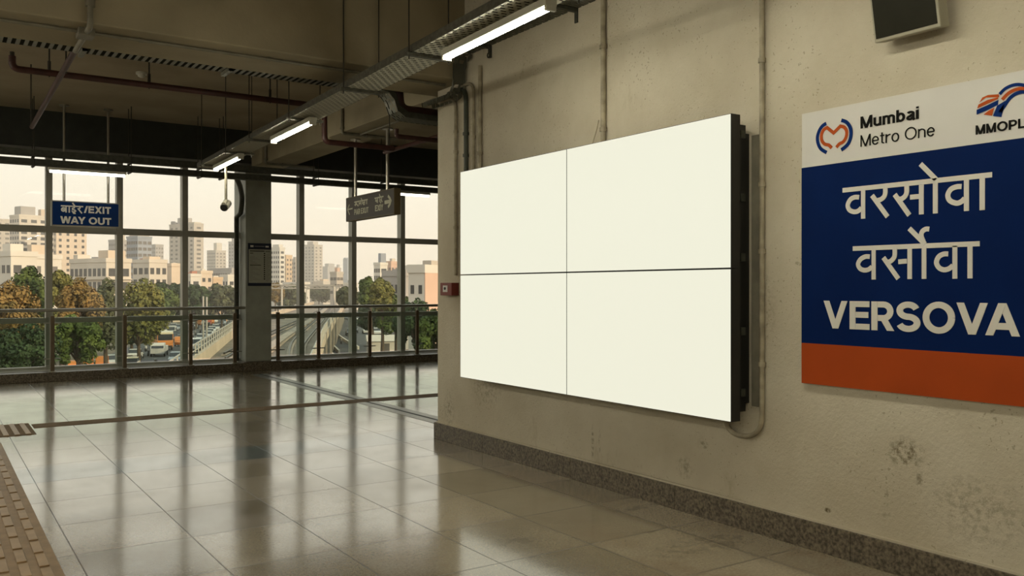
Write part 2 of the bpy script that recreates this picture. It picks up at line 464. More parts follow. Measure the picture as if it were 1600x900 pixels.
M['conduit_grey'] = pm('grey_conduit', (0.23, 0.21, 0.155, 1), 0.5, 0.2, var=.15, scale=9)
M['conduit_green'] = pm('dark_green_conduit', (0.07, 0.08, 0.06, 1), 0.5, 0.1, var=.15, scale=9)
M['tube'] = pm('lit_diffuser', (0.9, 0.9, 0.85, 1), 0.4, emit=(1.0, 0.94, 0.74, 1), estr=TUBE_POWER)
M['hall_fill_tube'] = pm('lit_hall_fill_tube', (0.9, 0.9, 0.85, 1), 0.4, emit=(1.0, 0.93, 0.74, 1), estr=HALL_FILL_POWER)
M['window_tube'] = pm('lit_window_tube', (0.9, 0.9, 0.85, 1), 0.4, emit=(1.0, 0.93, 0.80, 1), estr=WINDOW_TUBE_POWER)
M['batten'] = pm('white_batten', (0.55, 0.54, 0.46, 1), 0.4, var=.05)
M['black'] = pm('matt_black_housing', (0.010, 0.010, 0.009, 1), 0.45, var=.1)
M['screen'] = pm('lit_screen', (0.02, 0.02, 0.02, 1), 0.35, emit=(0.86, 0.85, 0.69, 1), estr=SCREEN_POWER, spec=.2)
M['sign_white'] = pm('sign_white', (0.64, 0.63, 0.60, 1), 0.4, var=.03, scale=3)
M['sign_blue'] = pm('sign_navy', (0.0008, 0.0135, 0.085, 1), 0.6, var=.06, scale=3, spec=.07)
M['sign_orange'] = pm('sign_orange', (0.40, 0.062, 0.008, 1), 0.6, var=.06, scale=3, spec=.15)
M['sign_letter'] = pm('sign_letter_white', (0.70, 0.68, 0.62, 1), 0.45, var=.04, scale=4)
M['ink'] = pm('black_ink', (0.006, 0.006, 0.005, 1), 0.6, var=.05, spec=.08)
M['logo_blue'] = pm('logo_blue', (0.002, 0.024, 0.15, 1), 0.6, var=.04, spec=.08)
M['logo_orange'] = pm('logo_orange', (0.46, 0.085, 0.015, 1), 0.6, var=.04, spec=.1)
M['exit_blue'] = pm('exit_sign_blue', (0.003, 0.035, 0.165, 1), 0.5, var=.1, scale=2, spec=.15)
M['exit_letter'] = pm('exit_sign_letter', (0.92, 0.91, 0.86, 1), 0.4, var=.03)
M['dir_grey'] = pm('charcoal_sign', (0.075, 0.069, 0.062, 1), 0.5, var=.08, scale=4, spec=.2)
M['dir_side'] = pm('brown_sign_case', (0.13, 0.098, 0.045, 1), 0.5, var=.08)
M['dir_letter'] = pm('greenish_sign_letter', (0.46, 0.45, 0.33, 1), 0.5, var=.08, scale=20)
M['alarm_red'] = pm('alarm_red', (0.17, 0.022, 0.014, 1), 0.4, var=.08)
M['paper'] = pm('notice_paper', (0.36, 0.36, 0.29, 1), 0.5, var=.04)
M['notice_navy'] = pm('notice_navy', (0.010, 0.014, 0.035, 1), 0.4, var=.1)
M['notice_grey'] = pm('notice_grey_text', (0.17, 0.17, 0.14, 1), 0.5, var=.05)
M['monitor_glass'] = pm('dark_monitor_glass', (0.018, 0.017, 0.010, 1), 0.5, var=.1, spec=.1)
M['monitor_case'] = pm('grey_monitor_case', (0.34, 0.32, 0.24, 1), 0.5, var=.06)
M['cctv'] = pm('cctv_white', (0.32, 0.30, 0.24, 1), 0.45, var=.05)
M['tactile'] = pm('tactile_tan', (0.30, 0.20, 0.105, 1), 0.5, var=.14, scale=9, bump=.1)
M['tactile_bar'] = pm('tactile_bar_tan', (0.37, 0.25, 0.135, 1), 0.42, var=.12, scale=9)
M['tactile_brown'] = pm('tactile_brown', (0.17, 0.115, 0.06, 1), 0.75, var=.15, scale=9, spec=.15)
M['joint'] = pm('expansion_joint_metal', (0.20, 0.19, 0.15, 1), 0.3, 0.6, var=.1)
M['joint_dark'] = pm('expansion_joint_rubber', (0.03, 0.03, 0.026, 1), 0.6, var=.1)
# outside
M['ground'] = pm('dusty_ground', (0.20, 0.165, 0.12, 1), 0.95, var=.2, scale=.05, spec=.1)
M['asphalt'] = pm('asphalt', (0.105, 0.105, 0.105, 1), 0.85, var=.1, scale=.2, spec=.2)
M['road_line'] = pm('white_barrier', (0.62, 0.58, 0.50, 1), 0.7, var=.05)
M['ballast'] = pm('viaduct_deck_concrete', (0.25, 0.215, 0.17, 1), 0.9, var=.15, scale=.3, spec=.1)
M['plinth'] = pm('track_plinth_concrete', (0.36, 0.31, 0.25, 1), 0.9, var=.1, scale=.3, spec=.1)
M['parapet'] = pm('viaduct_parapet_concrete', (0.52, 0.43, 0.33, 1), 0.9, var=.1, scale=.3, spec=.1)
M['rail'] = pm('running_rail', (0.07, 0.06, 0.05, 1), 0.4, 0.6, var=.1)
M['far_steel'] = pm('galvanised_mast', (0.42, 0.39, 0.34, 1), 0.6, 0.1, var=.06)
M['win_dark'] = pm('dark_window_glass', (0.055, 0.055, 0.055, 1), 0.3, var=.2, scale=.2)
M['win_mid'] = pm('dusty_window_glass', (0.14, 0.125, 0.11, 1), 0.4, var=.2, scale=.2)
M['trunk'] = pm('bark', (0.10, 0.07, 0.045, 1), 0.9, var=.2)
M['tyre'] = pm('tyre_black', (0.012, 0.012, 0.012, 1), 0.8, var=.1)
M['car_glass'] = pm('car_glass', (0.03, 0.035, 0.04, 1), 0.15, var=.1)

def paint(name, r, g, b, rough=.85):
    return pm(name, (r, g, b, 1), rough, var=.07, scale=.12, spec=.15)

def leaf_mat(name, a, b):
    m = pm(name, a + (1,), 0.75, col2=b + (1,), scale=.55, spec=.2)
    return m

def haze_mat():
    m = bpy.data.materials.new('evening_haze'); m.use_nodes = True
    t = m.node_tree
    t.nodes.remove(t.nodes['Principled BSDF'])
    v = N(t, 'ShaderNodeVolumeScatter')
    v.inputs['Color'].default_value = (1.0, 0.93, 0.84, 1)
    v.inputs['Density'].default_value = HAZE
    v.inputs['Anisotropy'].default_value = 0.35
    t.links.new(v.outputs[0], t.nodes['Material Output'].inputs['Volume'])
    return m

# ------------------------------------------------------------------ the room
WX = 4.385                 # plaster face of the right wall
WY = 7.92                  # its far end
WINY = 16.75               # window wall
CEIL = 4.43
XL, XR, YB = -8.0, 14.5, -6.0
struct(MB().box(XL - .3, XR + .3, YB - .3, 17.2, -.35, 0).build('floor', M['floor']))
struct(MB().box(XL - .3, XR + .3, YB - .3, 17.2, CEIL, CEIL + .3).build('ceiling', M['slab']))
wr = MB().box(WX, WX + .28, YB, WY, 0, 3.578).box(WX, WX + .28, YB, 7.38, 3.578, CEIL)
struct(wr.build('wall_right', M['plaster']))
bb = MB()
yy = WY + .03
random.seed(4)
for L in [.95, 1.35, 1.2, 1.4, 1.1, 1.3, 1.25, 1.2, 1.3, 1.4, 1.2]:
    bb.box(WX - .032, WX, max(yy - L + .003, YB), yy, 0, .166)
    yy -= L
    if yy < YB: break
bb.box(WX, WX + .28, WY, WY + .03, 0, .166)
struct(bb.build('baseboard_right', M['granite'], bevel=.003))
mort = MB().box(WX - .02, WX + .001, YB, WY, .166, .178)
struct(mort.build('trim_1', M['plaster']))
struct(MB().box(XL - .3, XL, YB, 17.2, 0, CEIL).build('wall_left', M['plaster']))
struct(MB().box(XL, WX + .28, YB - .3, YB, 0, CEIL).build('wall_back', M['plaster']))
struct(MB().box(XR, XR + .3, 7.3, 17.2, 0, CEIL).build('wall_far_right', M['plaster']))
struct(MB().box(WX + .28, XR, 7.0, 7.3, 0, CEIL).build('wall_side_hall', M['plaster']))
struct(MB().box(XL, XR, 7.38, 8.17, 3.58, CEIL).build('ceiling_beam_across', M['concrete'], bevel=.012))
lb = MB().box(4.95, 5.58, 8.17, 12.3, 3.78, CEIL).box(5.03, 5.6, 12.3, 15.4, 3.79, CEIL).box(4.96, 5.55, 15.4, 16.0, 3.78, CEIL)
struct(lb.build('ceiling_beam_along', M['concrete'], bevel=.012))
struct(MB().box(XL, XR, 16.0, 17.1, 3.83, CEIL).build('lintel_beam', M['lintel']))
struct(MB().box(XL, 4.9, 16.3, 17.1, 0, .15).box(5.62, XR, 16.3, 17.1, 0, .15).build('sill_kerb', M['granite'], bevel=.006))
struct(MB().box(XL, 4.9, 16.62, 17.12, .15, .165).box(5.62, XR, 16.62, 17.12, .15, .165).build('sill_sky_glint', M['sign_white']))  # white strip puts the sky's reflection on the kerb top into the colour
colm = MB().box(4.96, 5.45, 16.35, 17.08, .17, 3.83)
struct(colm.build('column', M['column'], bevel=.01))
struct(MB().box(4.9, 5.62, 16.26, 17.1, 0, .17).build('column_plinth', M['granite'], bevel=.006))

# curtain wall: bays of 1.11 m, transoms at 1.00 and 2.55
PITCH = 1.11
xs = [1.73 + PITCH * k for k in range(-8, 12)]
nwin = 0
for i, x in enumerate(xs[:-1]):
    x1 = xs[i + 1]
    nwin += 1
    fr = MB()
    if not (4.9 < x < 5.5):
        fr.box(x - .05, x + .05, WINY - .08, WINY + .1, .165, 3.83)
    a0, a1 = x + .05, x1 - .05
    if 4.9 < x < 5.5: a0 = 5.45
    if 4.9 < x1 < 5.5: a1 = 4.96
    for zc, hh in ((1.0, .045), (2.55, .055), (.19, .025), (3.805, .025)):
        fr.box(a0, a1, WINY - .05, WINY + .06, zc - hh, zc + hh)
    wf = struct(fr.build('window_%d' % nwin, M['alu'], loc=(x, WINY, 0)))
    for z0, z1 in ((.215, .955), (1.045, 2.495), (2.605, 3.78)):
        MB().box(a0, a1, WINY - .004, WINY + .004, z0, z1).build('pane', M['glass'], wf)

# ------------------------------------------------------------------ floor inlays
tp = thing('tactile_strip', 'tan tactile paving strip of raised bars along the left edge of floor', 'tactile paving', (.3, 5, 0))
tb = MB().box(-.02, .62, 2.0, 10.1, 0, .004)
tb.build('base_tile', M['tactile'], tp)
bars = MB()
for r in range(27):
    for c in range(6):
        y0 = 2.02 + r * .3 + (.15 if c % 2 else 0)
        x0 = .03 + c * .098
        bars.box(x0, x0 + .05, y0, y0 + .25, .004, .0125)
bars.build('raised_bars', M['tactile_bar'], tp, bevel=.003)
tp2 = thing('tactile_patch', 'ribbed tan tactile tile at the left end of the brown floor strip', 'tactile paving', (.3, 10.9, 0))
MB().box(-.9, .97, 10.5, 11.4, 0, .004).build('base_tile', M['tactile_brown'], tp2)
rb = MB()
for i in range(18):
    rb.box(-.86 + i * .102, -.81 + i * .102, 10.52, 11.38, .004, .012)
rb.build('raised_bars', M['tactile_bar'], tp2, bevel=.003)
strip = MB()
x = .99
while x < 12:
    strip.box(x, x + .595, 10.97, 11.28, 0, .004)
    x += .6
struct(strip.build('trim_2', M['tactile_brown']))
ej = thing('expansion_joint', 'metal edged expansion joint strip running across floor to the wall corner', 'floor joint', (4.98, 12, 0))
MB().box(4.83, 4.95, 7.96, 15.6, 0, .003).box(5.0, 5.12, 7.96, 15.6, 0, .003).build('cover_plate', M['joint'], ej)
MB().box(4.95, 5.0, 7.96, 15.6, 0, .002).build('rubber_seal', M['joint_dark'], ej)

# ------------------------------------------------------------------ lettering: strokes drawn as raised ribbons
def spline2(pts, k=4):
    out = []
    P = [Vector(p) for p in pts]
    for i in range(len(P) - 1):
        p0, p1, p2, p3 = P[max(i - 1, 0)], P[i], P[i + 1], P[min(i + 2, len(P) - 1)]
        for j in range(k):
            t = j / k
            out.append(.5 * ((2 * p1) + (p2 - p0) * t + (2 * p0 - 5 * p1 + 4 * p2 - p3) * t * t + (3 * p1 - p0 - 3 * p2 + p3) * t ** 3))
    return [(p.x, p.y) for p in out] + [(P[-1].x, P[-1].y)]

def ribbon(mb, pts, wd, fn, d):
    """fn(a, b, depth) -> 3D ; mitred ribbon with butt ends"""
    P = [Vector(p) for p in pts]
    q = [P[0]]
    for p in P[1:]:
        if (p - q[-1]).length > 1e-6: q.append(p)
    P = q
    d = d + .00015 * (len(mb.f) % 17)
    L, Rr = [], []
    for i, p in enumerate(P):
        d0 = (p - P[i - 1]).normalized() if i > 0 else None
        d1 = (P[i + 1] - p).normalized() if i < len(P) - 1 else None
        if d0 is None: d0 = d1
        if d1 is None: d1 = d0
        n0 = Vector((-d0.y, d0.x)); n1 = Vector((-d1.y, d1.x))
        nn = (n0 + n1)
        if nn.length < 1e-5: nn = n0
        nn.normalize()
        kk = 1 / max(nn.dot(n0), .45)
        L.append(p + nn * wd / 2 * kk); Rr.append(p - nn * wd / 2 * kk)
    v = []
    for a, b in zip(L, Rr):
        v += [fn(a.x, a.y, d), fn(b.x, b.y, d), fn(a.x, a.y, 0), fn(b.x, b.y, 0)]
    f = []
    for i in range(len(P) - 1):
        j = i * 4
        f += [(j, j + 1, j + 5, j + 4), (j, j + 4, j + 6, j + 2), (j + 1, j + 3, j + 7, j + 5)]
    f += [(0, 2, 3, 1), (len(P) * 4 - 4, len(P) * 4 - 3, len(P) * 4 - 1, len(P) * 4 - 2)]
    mb.add(v, f)

def arc(cx, cy, rx, ry, a0, a1, n=14):
    return [(cx + rx * math.cos(math.radians(a0 + (a1 - a0) * i / n)), cy + ry * math.sin(math.radians(a0 + (a1 - a0) * i / n))) for i in range(n + 1)]

def glyph(ch, s):
    """strokes in a unit cap height; ('p', pts) ribbons and ('d', x0,y0,x1,y1) diagonals cut level; returns strokes, width"""
    h = s / 2
    X = .735                                   # x height
    if ch == 'V': w = .92; return [('d', .09 + h * .3, 1, w / 2, 0), ('d', w - .09 - h * .3, 1, w / 2, 0)], w
    if ch == 'A': w = .95; return [('d', .09 + h * .3, 0, w / 2, 1), ('d', w - .09 - h * .3, 0, w / 2, 1), ('p', [(.2, .29), (w - .2, .29)])], w
    if ch == 'E': w = .70; return [('p', [(h, 0), (h, 1)])] + [('p', [(h, y), (w - (.04 if y == .52 else 0), y)]) for y in (h, .52, 1 - h)], w
    if ch == 'L': w = .62; return [('p', [(h, 1), (h, h), (w, h)])], w
    if ch == 'I': w = s; return [('p', [(h, 0), (h, 1)])], w
    if ch == 'T': w = .72; return [('p', [(w / 2, 0), (w / 2, 1)]), ('p', [(0, 1 - h), (w, 1 - h)])], w
    if ch == 'X': w = .84; return [('d', h, 0, w - h, 1), ('d', h, 1, w - h, 0)], w
    if ch == 'Y': w = .84; return [('d', h, 1, w / 2, .42), ('d', w - h, 1, w / 2, .42), ('p', [(w / 2, 0), (w / 2, .46)])], w
    if ch == '/': w = .42; return [('d', h * .6, 0, w - h * .6, 1)], w
    if ch == 'W':
        w = 1.22; q = h * 1.1
        return [('d', q, 1, .29 * w, 0), ('d', .5 * w, 1, .29 * w, 0), ('d', .5 * w, 1, .71 * w, 0), ('d', w - q, 1, .71 * w, 0)], w
    if ch == 'M':
        w = .92; return [('p', [(h, 0), (h, 1)]), ('p', [(w - h, 0), (w - h, 1)]), ('d', h, 1, w / 2, .0), ('d', w - h, 1, w / 2, .0)], w
    if ch in 'PR':
        w = .74; y0 = .43; ry = (1 - h - y0) / 2
        st = [('p', [(h, 0), (h, 1)]), ('p', [(h, 1 - h), (w - h - ry, 1 - h)] + arc(w - h - ry, (1 - h + y0) / 2, ry, ry, 88, -88) + [(w - h - ry, y0), (h, y0)])]
        if ch == 'R': st.append(('d', .40, y0, w - h * .9, 0))
        return st, w + (.02 if ch == 'R' else 0)
    if ch == 'O': w = .98; return [('p', arc(w / 2, .5, w / 2 - h, .52 - h, 0, 360, 40))], w
    if ch == 'U': w = .80; return [('p', [(h, 1), (h, .36)] + arc(w / 2, .36, w / 2 - h, .38 - h, 180, 360) + [(w - h, .36), (w - h, 1)])], w
    if ch == 'S':
        w = .78; c = w / 2; r = c - h; u = (1.01 - h - .5) / 2; l = (.5 - h + .01) / 2
        return [('p', arc(c, .5 + u, r * .95, u, 18, 262, 22) + arc(c, h - .01 + l, r, l, 82, -162, 22))], w
    if ch == 'u': w = .60; return [('p', [(h, X), (h, .26)] + arc(.29, .26, .29 - h, .27 - h, 180, 330)), ('p', [(w - h, 0), (w - h, X)])], w
    if ch == 'n': w = .60; return [('p', [(h, 0), (h, X)]), ('p', arc(w / 2, X - .26, w / 2 - h, .27 - h, 160, 0) + [(w - h, X - .27), (w - h, 0)])], w
    if ch == 'm':
        w = .92; a = (w - s) / 2
        r = a / 2
        return [('p', [(h, 0), (h, X)]), ('p', arc(h + r, X - .24, r, .25 - h, 160, 0) + [(h + a, 0)]), ('p', arc(h + a + r, X - .24, r, .25 - h, 160, 0) + [(w - h, 0)])], w
    if ch == 'b': w = .64; return [('p', [(h, 0), (h, 1)]), ('p', arc(w / 2, X / 2, w / 2 - h, X / 2 + .01 - h, 0, 360, 30))], w
    if ch == 'o': w = .64; return [('p', arc(w / 2, X / 2, w / 2 - h, X / 2 + .01 - h, 0, 360, 30))], w
    if ch == 'e': w = .62; return [('p', [(h, X * .5), (w - h * .8, X * .5)] + arc(w / 2, X / 2, w / 2 - h, X / 2 + .01 - h, 0, 325, 28))], w
    if ch == 'i': w = s; return [('p', [(h, 0), (h, X)]), ('p', [(h, 1 - s * .8), (h, 1)])], w
    if ch == 'r': w = .40; return [('p', [(h, 0), (h, X)]), ('p', arc(.42, X - .29, .42 - h, .29 - h, 175, 90))], w
    if ch == 't': w = .36; return [('p', [(.17, .95), (.17, .16)] + arc(.17 + .13, .16, .13, .16 - h, 180, 285)), ('p', [(0, X - h * .8), (w, X - h * .8)])], w
    if ch == 'a':
        w = .60
        return [('p', arc(.30, X - .20, .30 - h - .02, .21 - h, 160, 0, 12) + [(w - h - .02, .12), (w - .02, .0)]),
                ('p', [(w - h - .02, .42), (.34, .40)] + arc(.26, .20, .26 - h, .21 - h, 90, 300, 16) + [(w - h - .02, .22)])], w
    return [], .3

def text_strokes(mb, txt, x, y, height, width, s, fn, d, gap=.10):
    """set txt starting at (x, y), cap height, total width; fn(a, b, depth)"""
    gl = [glyph(c, s) if c != ' ' else ([], .24) for c in txt]
    kern = [{'VA': -.17, 'OV': -.05, 'AY': -.17, 'WA': -.14, 'UT': -.03}.get(txt[i:i + 2], 0) for i in range(len(txt))]
    tot = sum(g[1] for g in gl) + gap * (len(gl) - 1) + sum(kern)
    kx = width / tot
    cx = x
    for (st, w_), kn in zip(gl, kern):
        g = lambda a, b, dd, cx=cx: fn(cx + a * kx, y + b * height, dd)
        for q in st:
            if q[0] == 'p':
                ribbon(mb, q[1], s, g, d)
            else:
                _, x0, y0, x1, y1 = q
                L = math.hypot(x1 - x0, y1 - y0)
                hw = s / 2 * L / abs(y1 - y0)
                lo = (x0, y0) if y0 < y1 else (x1, y1)
                hi = (x1, y1) if y0 < y1 else (x0, y0)
                pts = [(lo[0] - hw, lo[1]), (lo[0] + hw, lo[1]), (hi[0] + hw, hi[1]), (hi[0] - hw, hi[1])]
                mb.prism(pts, g, d + .00015 * (len(mb.f) % 17))
        cx += (w_ + gap + kn) * kx

# ------------------------------------------------------------------ the station name board
SX = WX - .028             # its front face
sg = thing('station_sign', 'large blue and orange station name board with white lettering on right wall', 'sign', (WX, 2.7, 1.78))
yl, yr, zt, zb = 3.385, 1.985, 2.592, .982
MB().box(SX, WX - .001, yr, yl, zb, zt).build('board', M['sign_white'], sg, bevel=.002)
MB().box(SX - .002, SX, yr, yl, 1.222, 2.268).build('blue_panel', M['sign_blue'], sg)
MB().box(SX - .002, SX, yr, yl, zb, 1.222).build('orange_panel', M['sign_orange'], sg)
fx = lambda a, b, d: (SX - .002 - d, a, b)            # a = world Y, b = Z
fxm = lambda a, b, d: (SX - .002 - d, -a, b)          # reading direction runs towards -Y
def px(cx, cy, ox, oy, sc):
    p = onX(ox + cx / sc, oy + cy / sc, SX); return (-p.y, p.z)
def strokes_px(mb, lst, wd, ox, oy, sc):
    for st in lst:
        ww = wd
        if isinstance(st[0], (int, float)): ww = st[0]; st = st[1:]
        ribbon(mb, [px(a, b, ox, oy, sc) for a, b in (spline2(st) if len(st) >= 5 else st)], ww, fxm, .002)
C7 = (1200, 225, 4.0)
hl = .026
w1 = [[(468, 290), (1403, 192)], [(597, 285), (597, 467)], [(572, 333), (545, 333), (518, 347), (501, 382), (512, 412), (540, 424), (566, 419), (586, 400)],
      [(736, 275), (736, 306), (728, 330), (708, 347), (688, 352)], [(653, 322), (750, 455)],
      [(870, 262), (870, 302), (860, 326), (840, 342), (822, 345)], [(795, 316), (886, 445)], [(890, 333), (945, 328)], [(961, 255), (961, 440)],
      [(1049, 235), (1049, 434)], [(955, 125), (1052, 222)],
      [(1243, 215), (1243, 419)], [(1212, 266), (1180, 268), (1145, 284), (1127, 320), (1140, 354), (1180, 370), (1212, 360), (1232, 340)],
      [(1342, 205), (1342, 413)]]
w2 = [[(532, 654), (1325, 623)], [(663, 655), (663, 847)], [(638, 704), (612, 704), (582, 720), (566, 750), (578, 778), (605, 789), (632, 784), (652, 768)],
      [(795, 650), (795, 695), (785, 718), (765, 735), (742, 738)], [(724, 710), (817, 842)], [(818, 736), (870, 732)], [(888, 645), (888, 844)],
      [(978, 640), (978, 843)], [(886, 528), (984, 626)], [(1010, 532), (988, 532), (966, 548), (960, 575), (974, 612)],
      [(1170, 635), (1170, 842)], [(1128, 687), (1100, 688), (1070, 704), (1055, 740), (1070, 772), (1100, 786), (1132, 780), (1158, 760)],
      [(1265, 630), (1265, 840)]]
t1 = MB(); strokes_px(t1, w1, hl, *C7); t1.build('lettering', M['sign_letter'], sg)
t2 = MB(); strokes_px(t2, w2, .0255, *C7); t2.build('lettering', M['sign_letter'], sg)
t3 = MB()
ya, yb_ = -onX(1287, 494, SX).y, -onX(1595, 494, SX).y
zb_ = onX(1302, 513, SX).z; zc_ = onX(1302, 470, SX).z
text_strokes(t3, 'VERSOVA', ya, zb_, zc_ - zb_, yb_ - ya, .205, fxm, .002, gap=.075)
t3.build('lettering', M['sign_letter'], sg)
t4 = MB()
a0, a1 = -onX(1345, 190, SX).y, -onX(1436, 178, SX).y
z0, z1 = onX(1346, 201, SX).z, onX(1346, 182.5, SX).z
text_strokes(t4, 'Mumbai', a0, z0, z1 - z0, a1 - a0, .185, fxm, .0015, gap=.09)
t4.build('lettering', M['ink'], sg)
t5 = MB()
a0, a1 = -onX(1345, 220, SX).y, -onX(1461, 206, SX).y
z0, z1 = onX(1346, 229.5, SX).z, onX(1346, 211.5, SX).z
text_strokes(t5, 'Metro One', a0, z0, z1 - z0, a1 - a0, .105, fxm, .0015, gap=.12)
t5.build('lettering', M['ink'], sg)
t6 = MB()
a0 = -onX(1525, 203, SX).y
z0, z1 = onX(1527, 210.5, SX).z, onX(1527, 196, SX).z
hcap = z1 - z0
text_strokes(t6, 'MMOPL', a0, z0, hcap, hcap * 5.1, .19, fxm, .0015, gap=.11)
t6.build('lettering', M['ink'], sg)
# ring emblem: two blue arcs, an orange M that curls round
def px7(cx, cy): return px(cx, cy, 1250, 100, 4.571)
def poly7(pts, mat, name='emblem'):
    m_ = MB(); m_.prism([px7(a, b) for a, b in pts], fxm, .0015); return m_.build(name, mat, sg)
em = MB()
ribbon(em, [px7(a, b) for a, b in spline2([(189, 424), (160, 445), (138, 480), (126, 525), (132, 570), (152, 607), (192, 633)])], .0205, fxm, .0015)
ribbon(em, [px7(a, b) for a, b in spline2([(298, 402), (333, 415), (358, 448), (367, 490), (360, 540), (338, 580), (297, 614)])], .0205, fxm, .0015)
em.build('emblem', M['logo_blue'], sg)
em = MB()
_o = [(228, 600), (208, 580), (178, 572), (158, 545), (156, 505), (172, 470), (196, 455)]
_p = [(290, 444), (318, 452), (335, 480), (332, 520), (312, 555), (282, 572), (262, 596)]
ribbon(em, [px7(a, b) for a, b in spline2(_o) + [(242, 492)] + spline2(_p)], .0195, fxm, .0015)
em.build('emblem', M['logo_orange'], sg)
# wave emblem
def band7(lo, hi, mat):
    poly7(lo + hi[::-1], mat)
band7([(1283, 275), (1330, 240), (1424, 238)], [(1305, 240), (1345, 222), (1420, 217)], M['logo_orange'])
band7([(1268, 318), (1330, 290), (1418, 248)], [(1277, 290), (1340, 258), (1415, 238)], M['logo_orange'])
band7([(1264, 362), (1340, 330), (1416, 292)], [(1264, 328), (1340, 295), (1420, 256)], M['logo_blue'])
band7([(1312, 362), (1345, 366), (1372, 370)], [(1348, 335), (1370, 322), (1390, 312)], M['logo_orange'])
band7([(1380, 372), (1440, 380)], [(1410, 298), (1470, 262)], M['logo_blue'])
def up7(pts, wd, mat):
    m_ = MB(); ribbon(m_, [px7(a, b) for a, b in spline2(pts)], wd, fxm, .0015); m_.build('emblem', mat, sg)
up7([(1428, 216), (1470, 175), (1530, 150), (1590, 150), (1650, 175), (1700, 215)], .0155, M['logo_blue'])
up7([(1446, 255), (1490, 210), (1545, 182), (1600, 178), (1660, 200), (1710, 240)], .017, M['logo_orange'])
up7([(1430, 345), (1462, 300), (1500, 245), (1550, 210), (1605, 200), (1660, 225), (1710, 265)], .017, M['logo_blue'])

# ------------------------------------------------------------------ the video wall
VX = 4.15
vw = thing('video_wall', 'bright blank two by two video wall mounted on the cream wall', 'screen', (WX, 5.41, 1.67))
Y0, Y1, Z0, Z1 = 3.752, 7.065, .714, 2.637
ym, zm = 5.43, 1.672
for (a, b) in ((Y0, ym), (ym, Y1)):
    for (c, d) in ((Z0, zm), (zm, Z1)):
        bz = MB().box(VX + .003, VX + .085, a + .002, b - .002, c + .002, d - .002).build('display_panel', M['black'], vw)
        MB().box(VX, VX + .003, a + .0055, b - .0055, c + .0055, d - .0055).build('screen', M['screen'], bz)
mf_ = MB()
mf_.box(VX + .085, WX - .045, Y0 + .05, Y1 - .05, Z0 + .05, Z1 - .05)
mf_.build('mount_frame', M['black'], vw)
mb_ = MB()
for z in (.86, 1.25, 1.72, 2.1, 2.5):
    mb_.box(WX - .1, WX - .06, Y0 + .038, Y0 + .05, z, z + .05)
mb_.build('bracket_lug', M['tray_dark'], vw)
mb_ = MB().box(WX - .045, WX, Y0 + .06, Y0 + .2, Z0 + .1, Z1 - .1).box(WX - .045, WX, Y1 - .2, Y1 - .06, Z0 + .1, Z1 - .1).box(WX - .045, WX, 5.3, 5.5, Z0 + .1, Z1 - .1)
mb_.build('wall_rail', M['black'], vw)
tk = MB().box(WX - .022, WX, 3.70, 3.775, .80, 2.52)
tag(tk.build('cable_trunking', M['conduit_grey'], bevel=.003), 'flat grey upright trunking on wall beside the video wall', 'trunking')

# ------------------------------------------------------------------ wall conduits
def conduit(name, label, pts, r, mat, clips=(), group=None, cat='conduit', clipmat=None):
    t_ = thing(name, label, cat, pts[0], group)
    MB().tube(pts, r, 12).build('pipe', mat, t_)
    for (cpt, ax) in clips:
        c = Vector(cpt)
        m_ = MB().tube([c - Vector(ax) * .014, c + Vector(ax) * .014], r * 1.45, 12)
        m_.build('clip', clipmat or mat, t_)
    return t_
def bend(p0, p1, p2, rad, n=6):
    p0, p1, p2 = map(Vector, (p0, p1, p2))
    a = p1 + (p0 - p1).normalized() * rad; b = p1 + (p2 - p1).normalized() * rad
    return [a.lerp(p1, i / n).lerp(p1.lerp(b, i / n), i / n) for i in range(n + 1)]
Zax = (0, 0, 1)
xw = WX - .022
conduit('wall_conduit', 'cream conduit dropping down the wall to the top of the video wall',
        [(xw, 5.24, 3.83), (xw, 5.24, 2.55)], .021, M['conduit'], [((xw, 5.24, z), Zax) for z in (3.42, 2.78)])
tag(MB().tube([(xw - .005, 5.29, 2.86), (xw - .012, 5.31, 2.78), (xw - .02, 5.38, 2.62), (xw - .03, 5.40, 2.55)], .005, 6).build('loose_cable', M['conduit'], loc=(xw, 5.29, 2.86)), 'thin loose cable slanting from the conduit to video wall top', 'cable')
pl = [(xw, 3.69, CEIL)] + [(xw, 3.69, z) for z in (3.0, 2.0, .84)]
lo = bend((xw, 3.69, 1.2), (xw, 3.69, .6), (xw, 4.3, .6), .16, 8)
pl += lo + bend((xw, 3.69, .6), (xw, 3.96, .6), (xw - .06, 4.0, .86), .08, 6) + [(xw - .05, 4.02, .78)]
conduit('wall_conduit', 'cream conduit running full height right of the video wall and looping under it', pl, .0165, M['conduit'],
        [((xw, 3.69, z), Zax) for z in (3.6, 2.98, 2.2, 1.78, 1.07)])
# conduits from the wall top near the far corner
def corner_pipe(u, label, mat, z_end, r, clipz, ztop):
    y = onX(u, 300, xw).y
    pts = [(xw, y + .34, ztop)] + bend((xw, y + .34, ztop), (xw, y, ztop), (xw, y, 2), .12) + [(xw, y, z_end)]
    return conduit('wall_conduit', label, pts, r, mat, [((xw, y, z), Zax) for z in clipz])
corner_pipe(712, 'stained conduit on wall end running down to the red alarm box', M['conduit'], 1.675, .017, (3.1, 2.9, 2.15), 3.44)
corner_pipe(728, 'dark green conduit on wall between cream conduits, ending behind the video wall', M['conduit_green'], 2.5, .022, (3.05, 2.84), 3.50)
corner_pipe(740, 'thin cream conduit just right of the dark green conduit', M['conduit'], 2.5, .015, (3.0,), 3.53)
y_ = onX(750, 300, xw).y
conduit('wall_conduit', 'rightmost of the cluster of conduits above the video wall\'s far end',
        [(xw, y_, 3.66), (xw, y_, 2.5)], .019, M['conduit'], [((xw, y_, 2.83), Zax)])

